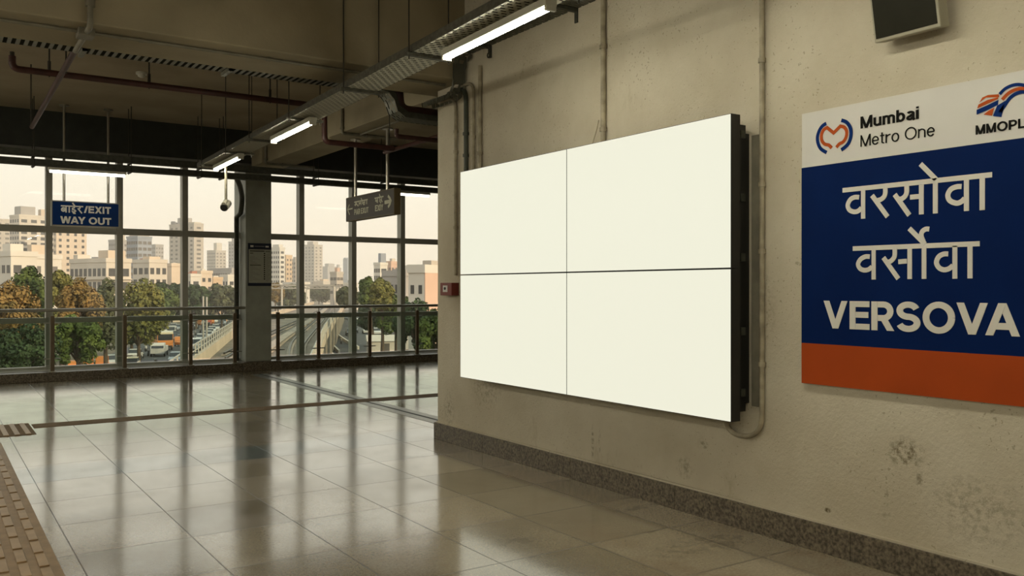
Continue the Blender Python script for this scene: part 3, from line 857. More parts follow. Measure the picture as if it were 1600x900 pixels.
# fire alarm call point
fa = thing('fire_alarm', 'small red fire alarm box on the wall end beside the video wall', 'fire alarm', (WX, 7.60, 1.58))
MB().box(WX - .085, WX, 7.49, 7.72, 1.475, 1.602).build('case', M['alarm_red'], fa, bevel=.006)
MB().box(WX - .087, WX - .085, 7.57, 7.66, 1.51, 1.575).build('label_plate', M['sign_white'], fa)
MB().tube([(WX - .095, 7.615, 1.545), (WX - .086, 7.615, 1.545)], .014).build('button', M['black'], fa)

# tilted monitor high on the wall
mo = thing('wall_monitor', 'dark screened monitor tilted down in a pale case high above the station sign', 'monitor', (WX - .05, 2.645, 2.885), rot=(0, math.radians(-11), 0))
MB().box(-.085, .0, -.185, .185, .0, .52).build('case', M['monitor_case'], mo, local=True, bevel=.006)
MB().box(-.088, -.085, -.170, .172, .02, .5).build('screen', M['monitor_glass'], mo, local=True)
MB().box(-.0, .14, -.06, .06, .2, .3).build('bracket', M['tray_dark'], mo, local=True)

# ------------------------------------------------------------------ light tray with battens
TY, TX = 8.5, 3.325
TA = math.radians(-2.1)
lt_ = thing('cable_tray', 'perforated cable tray carrying the lit battens down the middle of the ceiling', 'cable tray', (TX, TY, 3.35), rot=(0, 0, TA))
y0, y1 = -10.5, 4.95
MB().box(-.15, .15, y0, y1, 0, .003).build('perforated_bottom', M['perf'], lt_, local=True)
for sx_ in (-1, 1):
    a, b = sorted((sx_ * .15, sx_ * .1535))
    MB().box(a, b, y0, y1, 0, .06).box(*sorted((sx_ * .1535, sx_ * .14)), y0, y1, .058, .062).build('side_rail', M['tray_mid'], lt_, local=True)
cab = MB()
rc = random.Random(3)
for i in range(9):
    xx_ = -.125 + i * .031
    cab.tube([(xx_ + rc.uniform(-.004, .004), y0 + (y1 - y0) * k_ / 12, .018) for k_ in range(13)], .0145, 6)
cab.build('added_cables', M['black'], lt_, local=True)  # unseen black filling added so the tray's holes look dark from below
def loc_y(Y): return (Y - TY) / math.cos(TA)
for Y in (13.05, 11.64, 10.5, 8.95, 7.36, 5.98, 4.25, 2.6, 1.0, -.8):
    ly = loc_y(Y)
    c = MB().box(-.20, .20, ly - .022, ly + .022, -.026, -.001)
    cb = c.build('crossbar', M['tray_mid'], lt_, local=True)
    top = (3.58 if 7.36 < Y < 8.2 else CEIL) - 3.35
    for x_ in (-.17, .17):
        MB().tube([(x_, ly, -.05), (x_, ly, top)], .006, 6).build('hanger_rod', M['rod'], cb, local=True)
labs = {5.0: 'nearest lit batten light under the perforated tray', 9.38: 'middle lit batten light under the perforated tray near the concrete beam',
        12.23: 'farthest lit batten light at the window end of the tray'}
for Y in (12.23, 9.38, 5.0, 3.0, 1.2, -.9):
    ly = loc_y(Y)
    bl = thing('batten_light', labs.get(Y, 'batten light farther back along the tray, behind the viewpoint'), 'light', (TX + math.sin(-TA) * ly, TY + math.cos(TA) * ly, 3.305), 'battens on the ceiling tray', rot=(0, 0, TA))
    MB().box(-.042, .042, -.70, .70, -.03, .018).build('housing', M['batten'], bl, local=True, bevel=.004)
    pts = []
    dm = MB()
    n = 8
    prof = [(.030 * math.cos(math.pi * i / n), -.03 - .026 * math.sin(math.pi * i / n)) for i in range(n + 1)]
    dm.prism(prof, lambda a, b, d: (a, -.675 + d, b), 1.35)
    dm.build('diffuser', M['tube'], bl, local=True)
    MB().box(-.036, .036, -.70, -.675, -.06, -.028).build('end_cap', M['batten'], bl, local=True)
    MB().box(-.036, .036, .675, .70, -.06, -.028).build('end_cap', M['batten'], bl, local=True)

for X in (-1.6, -4.6):  # unseen battens, added to light the right wall from the front
    for Y in (-3.0, 0.2, 3.4, 6.6, 9.8, 13.0):
        hb = thing('batten_light', 'added unseen fill batten on drop rods over the hall left of the view', 'light', (X, Y, 3.2), 'added fill battens over the rest of the hall')
        MB().box(-.042, .042, -.70, .70, -.03, .018).build('housing', M['batten'], hb, local=True, bevel=.004)
        MB().prism(prof, lambda a, b, d: (a, -.675 + d, b), 1.35).build('diffuser', M['hall_fill_tube'], hb, local=True)
        for y_ in (-.5, .5):
            MB().tube([(0, y_, .01), (0, y_, (3.58 if 7.38 < Y + y_ < 8.17 else CEIL) - 3.2)], .006, 6).build('hanger_rod', M['rod'], hb, local=True)

# ------------------------------------------------------------------ other trays
def ladder_tray(name, label, x0, x1, y0, y1, z, pitch=.062, along='x'):
    t_ = thing(name, label, 'cable tray', ((x0 + x1) / 2, (y0 + y1) / 2, z))
    if along == 'x':
        MB().box(x0, x1, y0, y0 + .004, z, z + .06).build('side_rail', M['tray_dark'], t_)
        MB().box(x0, x1, y1 - .004, y1, z, z + .06).build('side_rail', M['tray_dark'], t_)
        r = MB(); x = x0
        while x < x1 - pitch * .5:
            r.box(x, x + pitch * .5, y0 + .004, y1 - .004, z, z + .004); x += pitch
        r.build('rungs', M['galv'], t_)
    return t_
t_ = ladder_tray('cable_tray', 'slatted cable tray running along the far edge of the cross beam', XL, 3.62, 8.2, 8.43, 3.6)
for xx in (1.12, 2.35, -.6, -2.4):
    MB().box(xx - .02, xx + .02, 8.17, 8.46, 3.565, 3.6).box(xx - .02, xx + .02, 8.17, 8.2, 3.565, 3.72).build('bracket', M['galv'], t_)
# where it crosses the light tray it steps down and runs behind the wall with a fat red pipe
st_ = thing('cable_tray', 'stepped perforated tray dropping under the beam and passing behind the wall end', 'cable tray', (4.1, 8.35, 3.4))
path = [(3.62, 3.60), (3.86, 3.60), (3.97, 3.57), (4.03, 3.50), (4.07, 3.39), (4.16, 3.335), (4.4, 3.33), (6.2, 3.33)]
m_ = MB()
for i in range(len(path) - 1):
    (xa, za), (xb, zb2) = path[i], path[i + 1]
    m_.add([(xa, 8.2, za), (xb, 8.2, zb2), (xb, 8.43, zb2), (xa, 8.43, za), (xa, 8.2, za - .004), (xb, 8.2, zb2 - .004), (xb, 8.43, zb2 - .004), (xa, 8.43, za - .004)],
           [(0, 1, 2, 3), (7, 6, 5, 4), (0, 4, 5, 1), (3, 2, 6, 7)])
m_.build('perforated_bottom', M['perf_dark'], st_)
for yv in (8.2, 8.43):
    m_ = MB()
    for i in range(len(path) - 1):
        (xa, za), (xb, zb2) = path[i], path[i + 1]
        m_.add([(xa, yv, za), (xb, yv, zb2), (xb + .02, yv, zb2 + .06), (xa + .02, yv, za + .06)], [(0, 1, 2, 3)])
    m_.build('side_rail', M['tray_dark'], st_)
rp_pts = [(3.55, 8.30, 3.70), (3.95, 8.30, 3.70)] + bend((3.8, 8.3, 3.70), (4.12, 8.3, 3.70), (4.14, 8.3, 3.4), .1) + bend((4.12, 8.3, 3.7), (4.14, 8.3, 3.43), (4.6, 8.3, 3.43), .1) + [(6.2, 8.3, 3.43)]
tag(MB().tube(rp_pts, .05, 14).build('fire_main', M['red_pipe'], loc=(3.55, 8.3, 3.7)), 'fat dark red pipe lying in the stepped tray at the wall end', 'pipe')

# tray on the right wall: along the wall, down, and out over its end
wt = thing('cable_tray', 'dark perforated tray along the top of the right wall, dropping at far end', 'cable tray', (WX - .1, 6, 3.82))
MB().box(WX - .26, WX - .001, -4, 7.22, 3.815, 3.82).build('perforated_bottom', M['perf_dark'], wt)
MB().box(WX - .263, WX - .26, -4, 7.22, 3.815, 3.88).build('side_rail', M['tray_dark'], wt)
d_ = MB()
pp = [(7.22, 3.817), (7.30, 3.79), (7.345, 3.72), (7.352, 3.55), (7.40, 3.475), (7.48, 3.45), (8.0, 3.45)]
for i in range(len(pp) - 1):
    (ya2, za), (yb2, zb2) = pp[i], pp[i + 1]
    x0, x1 = WX - .15, WX - .03
    d_.add([(x0, ya2, za), (x1, ya2, za), (x1, yb2, zb2), (x0, yb2, zb2), (x0, ya2, za - .004), (x1, ya2, za - .004), (x1, yb2, zb2 - .004), (x0, yb2, zb2 - .004)],
           [(3, 2, 1, 0), (4, 5, 6, 7), (0, 1, 5, 4), (0, 4, 7, 3), (1, 2, 6, 5)])
    for xx in (x0, x1):
        d_.add([(xx - .003, ya2, za), (xx + .003, ya2, za), (xx + .003, yb2, zb2), (xx - .003, yb2, zb2), (xx - .003, ya2 - .03, za - .05), (xx + .003, ya2 - .03, za - .05), (xx + .003, yb2 - .03, zb2 - .05), (xx - .003, yb2 - .03, zb2 - .05)],
               [(0, 1, 2, 3), (7, 6, 5, 4), (0, 4, 5, 1), (3, 2, 6, 7), (0, 3, 7, 4), (1, 5, 6, 2)])
d_.build('drop_section', M['perf_dark'], wt)
for yv in (6.9, 5.6, 4.2, 2.8):
    MB().box(WX - .28, WX, yv - .018, yv + .018, 3.785, 3.815).box(WX - .012, WX, yv - .018, yv + .018, 3.70, 3.815).build('bracket', M['tray_dark'], wt)
hk = MB().tube([(WX - .05, 6.86, 3.79), (WX - .05, 6.86, 3.73)] + [(WX - .05, 6.86 + .022 * math.sin(a), 3.71 + .022 * math.cos(a)) for a in (0, .8, 1.6, 2.4, 3.2, 4.0)], .007, 8)
hk.build('hook', M['rod'], wt)
# soffit conduit and the feed that comes down the beam
sc_ = conduit('ceiling_conduit', 'thin grey conduit clipped along the underside of the cross beam',
              [(XL, 7.58, 3.562), (4.28, 7.58, 3.562)], .014, M['conduit_grey'], [((x_, 7.58, 3.562), (1, 0, 0)) for x_ in (1.45, 2.5, 3.6, .2)])
v0 = onY(142, 0, 7.35)
fd = thing('ceiling_conduit', 'fat grey pipe with coupling down the beam face at upper left', 'conduit', (1.04, 7.35, 3.9))
MB().tube([(1.04, 7.345, CEIL), (1.04, 7.345, 3.60)] + bend((1.04, 7.345, 3.8), (1.04, 7.345, 3.545), (1.04, 7.8, 3.545), .05) + [(1.05, 8.22, 3.56)], .022, 12).build('pipe', M['conduit_grey'], fd)
MB().tube([(1.04, 7.345, 3.86), (1.04, 7.345, 3.70)], .036, 12).build('coupling', M['conduit_grey'], fd)
MB().box(.98, 1.10, 7.5, 7.66, 3.52, 3.58).build('junction_box', M['conduit_grey'], fd, bevel=.005)

# ------------------------------------------------------------------ red sprinkler pipes
RY, RZ = 10.0, 3.735
xa = onY(19, 107, RY).x
xd = onY(507, 175, RY).x
sp_pts = [(xa, RY, 3.86)] + bend((xa, RY, 3.9), (xa, RY, RZ), (xa + 1, RY, RZ), .07) + bend((xa, RY, RZ), (xd, RY, RZ), (xd, RY, 3.3), .06) + bend((xd, RY, RZ), (xd, RY, 3.31), (xd + 1, RY, 3.31), .07) + [(4.90, RY, 3.31)]
sp_ = thing('sprinkler_pipe', 'long dark red pipe crossing under the slab, stepping down under the concrete beam', 'pipe', (xa, RY, RZ))
MB().tube(sp_pts, .034, 12).build('pipe', M['red_pipe'], sp_)
MB().tube([(xa, RY, 3.86), (xa, RY, 3.9)], .022, 8).build('sprinkler_head', M['rod'], sp_)
for u in (77, 233, 422):
    p = onY(u, 110, RY)
    hm = MB().tube([(p.x, RY, RZ - .04), (p.x, RY, CEIL)], .008, 6).tube([(p.x, RY, RZ + .03), (p.x, RY, RZ + .12)], .016, 8)
    hm.build('hanger', M['rod'], sp_)
br_ = thing('sprinkler_pipe', 'thin red branch pipe running past the hanging sign towards the wall end', 'pipe', (4.94, 9.2, 3.3))
MB().tube([(4.94, 10.35, 3.31), (4.94, 7.99, 3.31)], .026, 12).build('pipe', M['red_pipe'], br_)
for yv in (10.2, 8.7):
    MB().tube([(4.94, yv, 3.30), (4.94, yv, 3.8)], .007, 6).build('hanger', M['rod'], br_)
b2 = thing('sprinkler_pipe', 'short red pipe hanging end on under the slab at upper left', 'pipe', (1.1, 11, 3.66))
MB().tube([(1.09, 8.5, 3.652), (1.14, 12.9, 3.64)], .028, 12).build('pipe', M['red_pipe'], b2)
for yv in (12.8, 9.4):
    MB().tube([(1.12, yv, 3.62), (1.12, yv, CEIL)], .008, 6).build('hanger', M['rod'], b2)
b3 = thing('sprinkler_pipe', 'stub of dark red pipe poking out beside the wall end above the direction sign', 'pipe', (4.6, 8.6, 3.22))
MB().tube([(4.30, 8.7, 3.30), (4.30, 8.7, 3.235)] + bend((4.30, 8.7, 3.3), (4.30, 8.7, 3.22), (5, 8.7, 3.22), .03) + [(5.6, 8.7, 3.22)], .026, 12).build('pipe', M['red_pipe'], b3)
MB().tube([(5.3, 8.7, 3.2), (5.3, 8.7, 3.78)], .007, 6).build('hanger', M['rod'], b3)
# grey conduits round the beam
def beam_loop(label, y, ztop, x_end, xf=4.935):
    pts = [(xf, y, ztop)] + bend((xf, y, ztop), (xf, y, 3.755), (x_end, y, 3.755), .03) + [(x_end, y, 3.755)]
    q = conduit('beam_conduit', label, pts, .022, M['conduit_grey'], [((xf, y, 3.83), Zax), ((5.3, y, 3.755), (1, 0, 0))])
    return q
beam_loop('grey conduit wrapped under the concrete beam beside the direction sign rods', 11.7, 4.2, 5.78, 4.925)
beam_loop('grey conduit wrapped under the beam end next to the column', 15.3, 4.1, 5.9, 5.0)
conduit('beam_conduit', 'slim grey conduit running lengthwise along the underside of the concrete beam', [(5.2, 8.3, 3.762), (5.2, 11.7, 3.762)], .014, M['conduit_grey'], [((5.2, 10.3, 3.762), (0, 1, 0))])

# smoke detector
q = onZ(221, 113, CEIL)
sdt = thing('smoke_detector', 'small round pale smoke detector on the slab at upper left', 'smoke detector', (q.x, q.y, CEIL))
MB().tube([(q.x, q.y, CEIL), (q.x, q.y, CEIL - .03)], .07, 20).build('base', M['batten'], sdt)
MB().tube([(q.x, q.y, CEIL - .03), (q.x, q.y, CEIL - .055), (q.x, q.y, CEIL - .07)], [.05, .045, .02], 20).build('sensor', M['batten'], sdt)

# ------------------------------------------------------------------ window side trays and tubes
TRY = 15.0
for (z, lab) in ((3.545, 'upper of the two dark cable trays hung before the windows'), (3.405, 'lower of the two dark cable trays hung before the windows')):
    t_ = thing('cable_tray', lab, 'cable tray', (3, TRY, z))
    MB().box(XL, 13, TRY - .08, TRY + .08, z, z + .006).build('perforated_bottom', M['perf_dark'], t_)
    MB().box(XL, 13, TRY - .083, TRY - .08, z, z + .092).build('side_rail', M['tray_dark'], t_)
    MB().box(XL, 13, TRY + .08, TRY + .083, z, z + .092).build('side_rail', M['tray_dark'], t_)
    if z > 3.5:
        for u in (52, 203, 312, 346, 494, 600):
            p = onY(u, 200, TRY)
            hb = MB().box(p.x - .02, p.x + .02, TRY - .13, TRY + .13, z - .02, z).box(p.x - .02, p.x + .02, TRY - .13, TRY + .13, z - .16, z - .14)
            cb = hb.build('crossbar', M['tray_dark'], t_)
            for yv in (TRY - .115, TRY + .115):
                MB().tube([(p.x, yv, z - .17), (p.x, yv, CEIL)], .007, 6).build('hanger_rod', M['rod'], cb)
for (ua, ub, v, lab) in ((75, 197, 268, 'lit tube light under the window trays above the exit sign'), (600, 671, 303, 'lit tube light under the window trays behind the direction sign')):
    xa2, xb2 = onY(ua, v, TRY).x, onY(ub, v, TRY).x
    tl = thing('batten_light', lab, 'light', ((xa2 + xb2) / 2, TRY, 3.39))
    MB().box(xa2, xb2, TRY - .04, TRY + .04, 3.352, 3.392).build('housing', M['batten'], tl, bevel=.003)
    MB().tube([(xa2 + .02, TRY - .01, 3.332), (xb2 - .02, TRY - .01, 3.332)], .022, 12).build('diffuser', M['window_tube'], tl)
    m_ = MB().box((xa2 + xb2) / 2 - .02, (xa2 + xb2) / 2 + .02, TRY - .02, TRY + .02, 3.392, 3.406)
    m_.build('bracket', M['galv'], tl)
# loose dark pipe from the trays down to the column
conduit('column_conduit', 'dark pipe swinging from the window trays down the side of column', [(4.45, 15.2, 3.46), (4.6, 15.5, 3.36)] + bend((4.6, 15.5, 3.36), (4.86, 16.2, 3.2), (4.89, 16.7, 2.4), .3) + [(4.90, 16.72, 2.9), (4.90, 16.72, .16)], .045, M['tray_dark'])

# ------------------------------------------------------------------ exit sign
EY = 15.3
ex = thing('exit_sign', 'blue exit and way out sign hanging from two rods before windows', 'sign', (2.2, EY, 2.72))
pa, pb = onY(80, 312.5, EY), onY(187, 355.5, EY)
x0, x1 = pa.x, pb.x
z1, z0 = onY(80, 312.5, EY).z, onY(80, 352.5, EY).z
MB().box(x0, x1, EY, EY + .07, z0, z1).build('case', M['alu'], ex, bevel=.004)
MB().box(x0 + .018, x1 - .018, EY - .003, EY, z0 + .018, z1 - .018).build('face', M['exit_blue'], ex)
fy = lambda a, b, d: (a, EY - .003 - d, b)
def pxe(cx, cy):
    p = onY(cx / 8.0, 300 + cy / 8.0, EY); return (p.x, p.z)
m_ = MB()
for st in ([(760, 172), (1040, 184)], [(825, 172), (825, 257)], arc(792, 218, 22, 22, 0, 360, 14), [(775, 204), (812, 234)], [(865, 175), (865, 259)],
           [(928, 180), (928, 196), (906, 204), (906, 220), (930, 224), (944, 238), (926, 252), (905, 244), (920, 266), (945, 268)],
           [(905, 136), (938, 178)], [(1000, 184), (1000, 200), (984, 216)], [(972, 204), (1024, 268)]):
    ribbon(m_, [pxe(a, b) for a, b in st], .0205, fy, .003)
m_.build('lettering', M['exit_letter'], ex)
m_ = MB()
a, b = pxe(1052, 268), pxe(1386, 272)
hh = pxe(1110, 178)[1] - pxe(1110, 266)[1]
text_strokes(m_, '/EXIT', a[0], pxe(1230, 270)[1], hh, b[0] - a[0], .225, fy, .003, gap=.085)
a, b = pxe(752, 392), pxe(1390, 410)
text_strokes(m_, 'WAY OUT', a[0], pxe(1070, 402)[1], hh, b[0] - a[0], .225, fy, .003, gap=.07)
m_.build('lettering', M['exit_letter'], ex)
for u in (100, 169):
    p = onY(u, 300, EY + .035)
    r_ = MB().tube([(p.x, EY + .035, z1 - .005), (p.x, EY + .035, CEIL)], .02, 10).tube([(p.x, EY + .035, CEIL), (p.x, EY + .035, CEIL - .02)], .07, 14)
    r_.build('hanger_rod', M['steel'], ex)

# ------------------------------------------------------------------ direction sign
DX = 5.294
dg = thing('direction_sign', 'grey two way direction sign with arrows hanging under the concrete beam', 'sign', (DX, 11.6, 2.73))
ya, yb2 = onX(616, 300, DX).y, onX(540.5, 320, DX).y
zt, zb2 = 2.915, 2.555
MB().box(DX, DX + .10, ya, yb2, zb2, zt).build('case', M['dir_side'], dg, bevel=.004)
MB().box(DX - .003, DX, ya + .01, yb2 - .01, zb2 + .012, zt - .012).build('face', M['dir_grey'], dg)
fd_ = lambda a, b, d: (DX - .003 - d, -a, b)
def pxd(cx, cy):
    p = onX(530 + cx / 12.855, 280 + cy / 12.857, DX - .003); return (-p.y, p.z)
m_ = MB()
for st in ([(268, 588), (180, 608)], [(205, 510), (188, 560), (172, 610), (188, 660), (210, 712)],
           [(305, 462), (572, 408)], [(330, 460), (330, 540)], [(355, 456), (352, 500), (385, 540)], [(400, 446), (400, 530)], [(440, 440), (440, 520)], [(478, 432), (470, 480), (505, 515)], [(515, 424), (515, 508)], [(555, 416), (555, 500)], [(440, 380), (462, 425)], [(310, 520), (345, 500)], [(405, 490), (440, 470)], [(485, 470), (515, 460)],
           [(712, 385), (890, 345)], [(745, 380), (735, 430), (775, 470)], [(775, 378), (775, 470)], [(820, 365), (815, 440), (840, 480)], [(835, 410), (870, 455)], [(860, 360), (850, 420)], [(805, 300), (825, 350)], [(730, 440), (770, 420)]):
    ribbon(m_, [pxd(a, b) for a, b in st], .019, fd_, .002)
ribbon(m_, [pxd(a, b) for a, b in [(915, 468), (1045, 440)]], .05, fd_, .002)
ribbon(m_, [pxd(a, b) for a, b in [(980, 335), (1020, 385), (1040, 435), (1020, 500), (982, 560)]], .038, fd_, .002)
m_.build('lettering', M['dir_letter'], dg)
m_ = MB()
z_ = lambda cx, cy: pxd(cx, cy)
sl = lambda a, b: fd_
a, b = pxd(305, 740), pxd(588, 690)
text_strokes(m_, 'PAR EXUT', a[0], 2.637, .082, b[0] - a[0], .2, fd_, .002, gap=.1)
a, b = pxd(725, 670), pxd(885, 630)
text_strokes(m_, 'EXIY', a[0], 2.637, .085, b[0] - a[0], .2, fd_, .002, gap=.1)
m_.build('lettering', M['dir_letter'], dg)
for u in (555.5, 605.5):
    p = onX(u, 250, DX + .05)
    r_ = MB().tube([(DX + .05, p.y, zt - .005), (DX + .05, p.y, 3.78)], .024, 10).tube([(DX + .05, p.y, 3.78), (DX + .05, p.y, 3.76)], .075, 14)
    r_.build('hanger_rod', M['steel'], dg)

# ------------------------------------------------------------------ camera on a drop pole
cy_ = 12.75
p = onY(353, 270, cy_)
q = onY(351, 321, cy_)
cc = thing('security_camera', 'small white security camera on drop pole from the light tray', 'security camera', (p.x, cy_, q.z))
MB().tube([(p.x, cy_, 3.352), (p.x, cy_, q.z + .055)], .02, 10).tube([(p.x, cy_, 3.349), (p.x, cy_, 3.33)], .05, 12).build('drop_pole', M['conduit_grey'], cc)
dv_ = Vector((-.45, -.75, -.35)).normalized()
c0 = Vector((p.x, cy_, q.z))
MB().tube([c0 - dv_ * .13, c0 - dv_ * .11, c0 + dv_ * .10], [.035, .055, .058], 16).build('body', M['cctv'], cc)
MB().tube([c0 + dv_ * .10, c0 + dv_ * .125], [.052, .048], 16).build('lens', M['black'], cc)
MB().tube([c0 - dv_ * .02 + Vector((0, 0, .06)), c0 + dv_ * .14 + Vector((0, 0, .058))], [.03, .03], 8).build('sun_hood', M['cctv'], cc)
MB().obox(c0 + Vector((0, 0, .055)), (.05, .05, .06), Matrix.Identity(3)).build('bracket', M['cctv'], cc)

# ------------------------------------------------------------------ notice on the column
NY = 16.35
nb = thing('notice_board', 'navy headed timetable notice fixed on the grey column', 'notice board', (5.2, NY, 2.0))
a, b = onY(387, 380, NY), onY(424, 447, NY)
x0, x1 = a.x, min(b.x, 5.445)
z1, z0 = 2.392, 1.59
MB().box(x0, x1, NY - .02, NY, z0, z1).build('board', M['notice_navy'], nb, bevel=.003)
MB().box(x0 + .012, x1 - .008, NY - .022, NY - .02, z0 + .055, z1 - .115).build('paper', M['paper'], nb)
m_ = MB()
W = x1 - x0
bx = lambda fx0, fx1, fz0, fz1: m_.box(x0 + fx0 * W, x0 + fx1 * W, NY - .0235, NY - .022, z0 + fz0, z0 + fz1)
bx(.08, .70, .648, .662); bx(.74, .94, .645, .655); bx(.08, .22, .608, .618); bx(.08, .55, .385, .395)
for i in range(13):
    bx(.67, .72, .12 + i * .04, .142 + i * .04)
m_.build('print', M['ink'], nb)
m_ = MB()
for i in range(20):
    bx(.1, .2 + .1 * ((i * 7) % 4), .09 + i * .024, .095 + i * .024); bx(.76, .86 + .04 * (i % 3), .09 + i * .026, .096 + i * .026)
m_.build('print', M['notice_grey'], nb)
m_ = MB()
m_.box(x0 + .1 * W, x0 + .23 * W, NY - .0225, NY - .02, z1 - .075, z1 - .04); m_.box(x0 + .74 * W, x0 + .88 * W, NY - .0225, NY - .02, z1 - .075, z1 - .045); m_.box(x0 + .27 * W, x0 + .7 * W, NY - .0215, NY - .02, z1 - .06, z1 - .055)
m_.build('print', M['sign_letter'], nb)

# ------------------------------------------------------------------ glass railings
HY = 16.38
def railing(label, xa, xb, posts):
    r_ = thing('glass_railing', label, 'railing', ((xa + xb) / 2, HY, .15))
    MB().tube([(xa, HY, 1.18), (xb, HY, 1.18)], .028, 14).build('handrail', M['steel'], r_)
    ps = sorted(posts)
    for x in ps:
        po = MB().box(x - .03, x + .03, HY - .02, HY + .035, .16, 1.085).build('post', M['bronze'], r_, bevel=.004)
        MB().tube([(x, HY, 1.08), (x, HY, 1.16)], .009, 8).build('stem', M['steel'], po)
        MB().box(x - .055, x + .055, HY - .045, HY + .055, .15, .163).build('foot_plate', M['steel'], po)
        for z in (.37, .965):
            MB().tube([(x - .13, HY + .01, z), (x + .13, HY + .01, z)], .011, 8).build('clamp', M['steel'], po)
    ed = [xa] + ps + [xb]
    for a, b in zip(ed[:-1], ed[1:]):
        if b - a > .25:
            MB().box(a + .05, b - .05, HY + .004, HY + .016, .27, 1.06).build('glass_panel', M['rail_glass'], r_)
pl_ = [onY(u, 540, HY).x for u in (82, 195, 298, 367)]
stp = pl_[1] - pl_[0]
pl_ = [pl_[0] - stp * k for k in range(1, 8)] + pl_
railing('glass and steel railing along the windows left of the column', XL, 4.96, pl_)
pr_ = [onY(u, 540, HY).x for u in (434.5, 498, 578, 652)]
pr_ += [pr_[-1] + 1.1 * k for k in range(1, 5)]
railing('glass and steel railing along the windows right of the column', 5.45, XR, pr_)
# ------------------------------------------------------------------ outside: ground, roads, viaduct
GZ = -9.0
rnd = random.Random(11)
struct(MB().add([(-900, 17.6, GZ), (2200, 17.6, GZ), (2200, 2600, GZ), (-900, 2600, GZ)], [(0, 1, 2, 3)]).build('ground', M['ground']))
struct(MB().box(XL - .3, XR + .3, 16.9, 17.2, GZ, -.35).build('station_wall', M['parapet']))
hz = MB().box(-500, 1300, 45, 1420, GZ - 1, 200)
tag(hz.build('haze', haze_mat()), 'warm evening haze hanging over the city beyond the windows', 'haze', kind='stuff')

def road(name, left, right, mat, z=GZ + .03):
    m_ = MB()
    a = [onZ(u, v, z) for u, v in left]; b = [onZ(u, v, z) for u, v in right]
    n = len(a)
    m_.add(a + b, [(i, i + 1, n + i + 1, n + i) for i in range(n - 1)])
    return struct(m_.build(name, mat))
road('road', [(40, 640), (110, 577), (205, 541), (262, 515), (318, 490), (352, 478)], [(250, 640), (292, 575), (318, 545), (348, 515), (372, 492), (384, 479)], M['asphalt'])
road('road', [(500, 620), (503, 560), (512, 530), (527, 505), (540, 487)], [(690, 620), (640, 560), (602, 530), (585, 505), (572, 487)], M['asphalt'])

DZ = -4.5
Lp = [(235, 612), (270, 585), (300, 560), (365, 513), (420, 489), (462, 478), (490, 471)]
Rp = [(470, 612), (486, 575), (497, 545), (507, 520), (523, 495), (532, 483), (538, 474)]
PZ = DZ + 1.0
La = [onZ(u, v, PZ) for u, v in Lp]; Ra = [onZ(u, v, PZ) for u, v in Rp]
via = thing('railway_viaduct', 'pale concrete railway viaduct curving away between the two roads', 'viaduct', (La[2].x, La[2].y, GZ))
m_ = MB()
n = len(La)
vv = [Vector((p.x, p.y, DZ)) for p in La] + [Vector((p.x, p.y, DZ)) for p in Ra] + [Vector((p.x, p.y, GZ)) for p in La] + [Vector((p.x, p.y, GZ)) for p in Ra]
ff = []
for i in range(n - 1):
    ff += [(i, i + 1, n + i + 1, n + i), (2 * n + i, 2 * n + i + 1, i + 1, i), (n + i, n + i + 1, 3 * n + i + 1, 3 * n + i)]
m_.add(vv, ff); m_.build('deck', M['ballast'], via)
for P in (La, Ra):
    pb = MB().rib([Vector((p.x, p.y, DZ)) for p in P], .35, 1.0).build('parapet', M['parapet'], via)
    m_ = MB()
    for i in range(n - 1):
        k = max(2, int((P[i + 1] - P[i]).length / 2.2))
        for j in range(k):
            p = P[i].lerp(P[i + 1], j / k)
            if p.y < 140: m_.box(p.x - .04, p.x + .04, p.y - .04, p.y + .04, PZ, PZ + .9)
    m_.rib([p + Vector((0, 0, .85)) for p in P[:5]], .08, .08).rib([p + Vector((0, 0, .4)) for p in P[:5]], .06, .06)
    m_.build('fence', M['far_steel'], pb)
def smooth(pts, k=5):
    out = []
    for i in range(len(pts) - 1):
        p0, p1, p2, p3 = pts[max(i - 1, 0)], pts[i], pts[i + 1], pts[min(i + 2, len(pts) - 1)]
        for j in range(k):
            t = j / k
            out.append(.5 * ((2 * p1) + (p2 - p0) * t + (2 * p0 - 5 * p1 + 4 * p2 - p3) * t * t + (3 * p1 - p0 - 3 * p2 + p3) * t ** 3))
    return out + [pts[-1]]
TRK = [('straighter railway track on the left of the viaduct', [(350, 556), (380, 541), (423, 521), (476, 497), (500, 485), (512, 478)], [(352, 564), (380, 548), (423, 526), (476, 500.7), (501, 486.6), (513, 478.6)]),
       ('curving railway track nearest the windows on the viaduct', [(452, 600), (452, 565), (453.5, 547), (460, 533), (476, 517.5), (495, 501), (508, 490), (516, 482)], [(474, 600), (473, 565), (474, 545), (480, 533), (492, 518), (504, 504), (513, 491.5), (518.5, 482.5)])]
for lab, a, b in TRK:
    ra = smooth([onZ(u, v, DZ + .02) for u, v in a]); rb2 = smooth([onZ(u, v, DZ + .02) for u, v in b])
    tr_ = thing('railway_track', lab, 'railway track', (ra[0].x, ra[0].y, DZ))
    for P in (ra, rb2):
        MB().rib(P, .5, .14).build('plinth', M['plinth'], tr_)
        MB().rib([p + Vector((0, 0, .14)) for p in P], .13, .17).build('rail', M['rail'], tr_)
wk = smooth([onZ(u, v, DZ + .02) for u, v in [(395, 566), (424, 546), (450, 527), (477, 509), (500, 492), (514, 480)]])
tag(MB().rib(wk, 1.0, .45).build('cable_trough', M['plinth'], loc=tuple(wk[0])), 'pale concrete cable trough between the two railway tracks', 'cable trough')
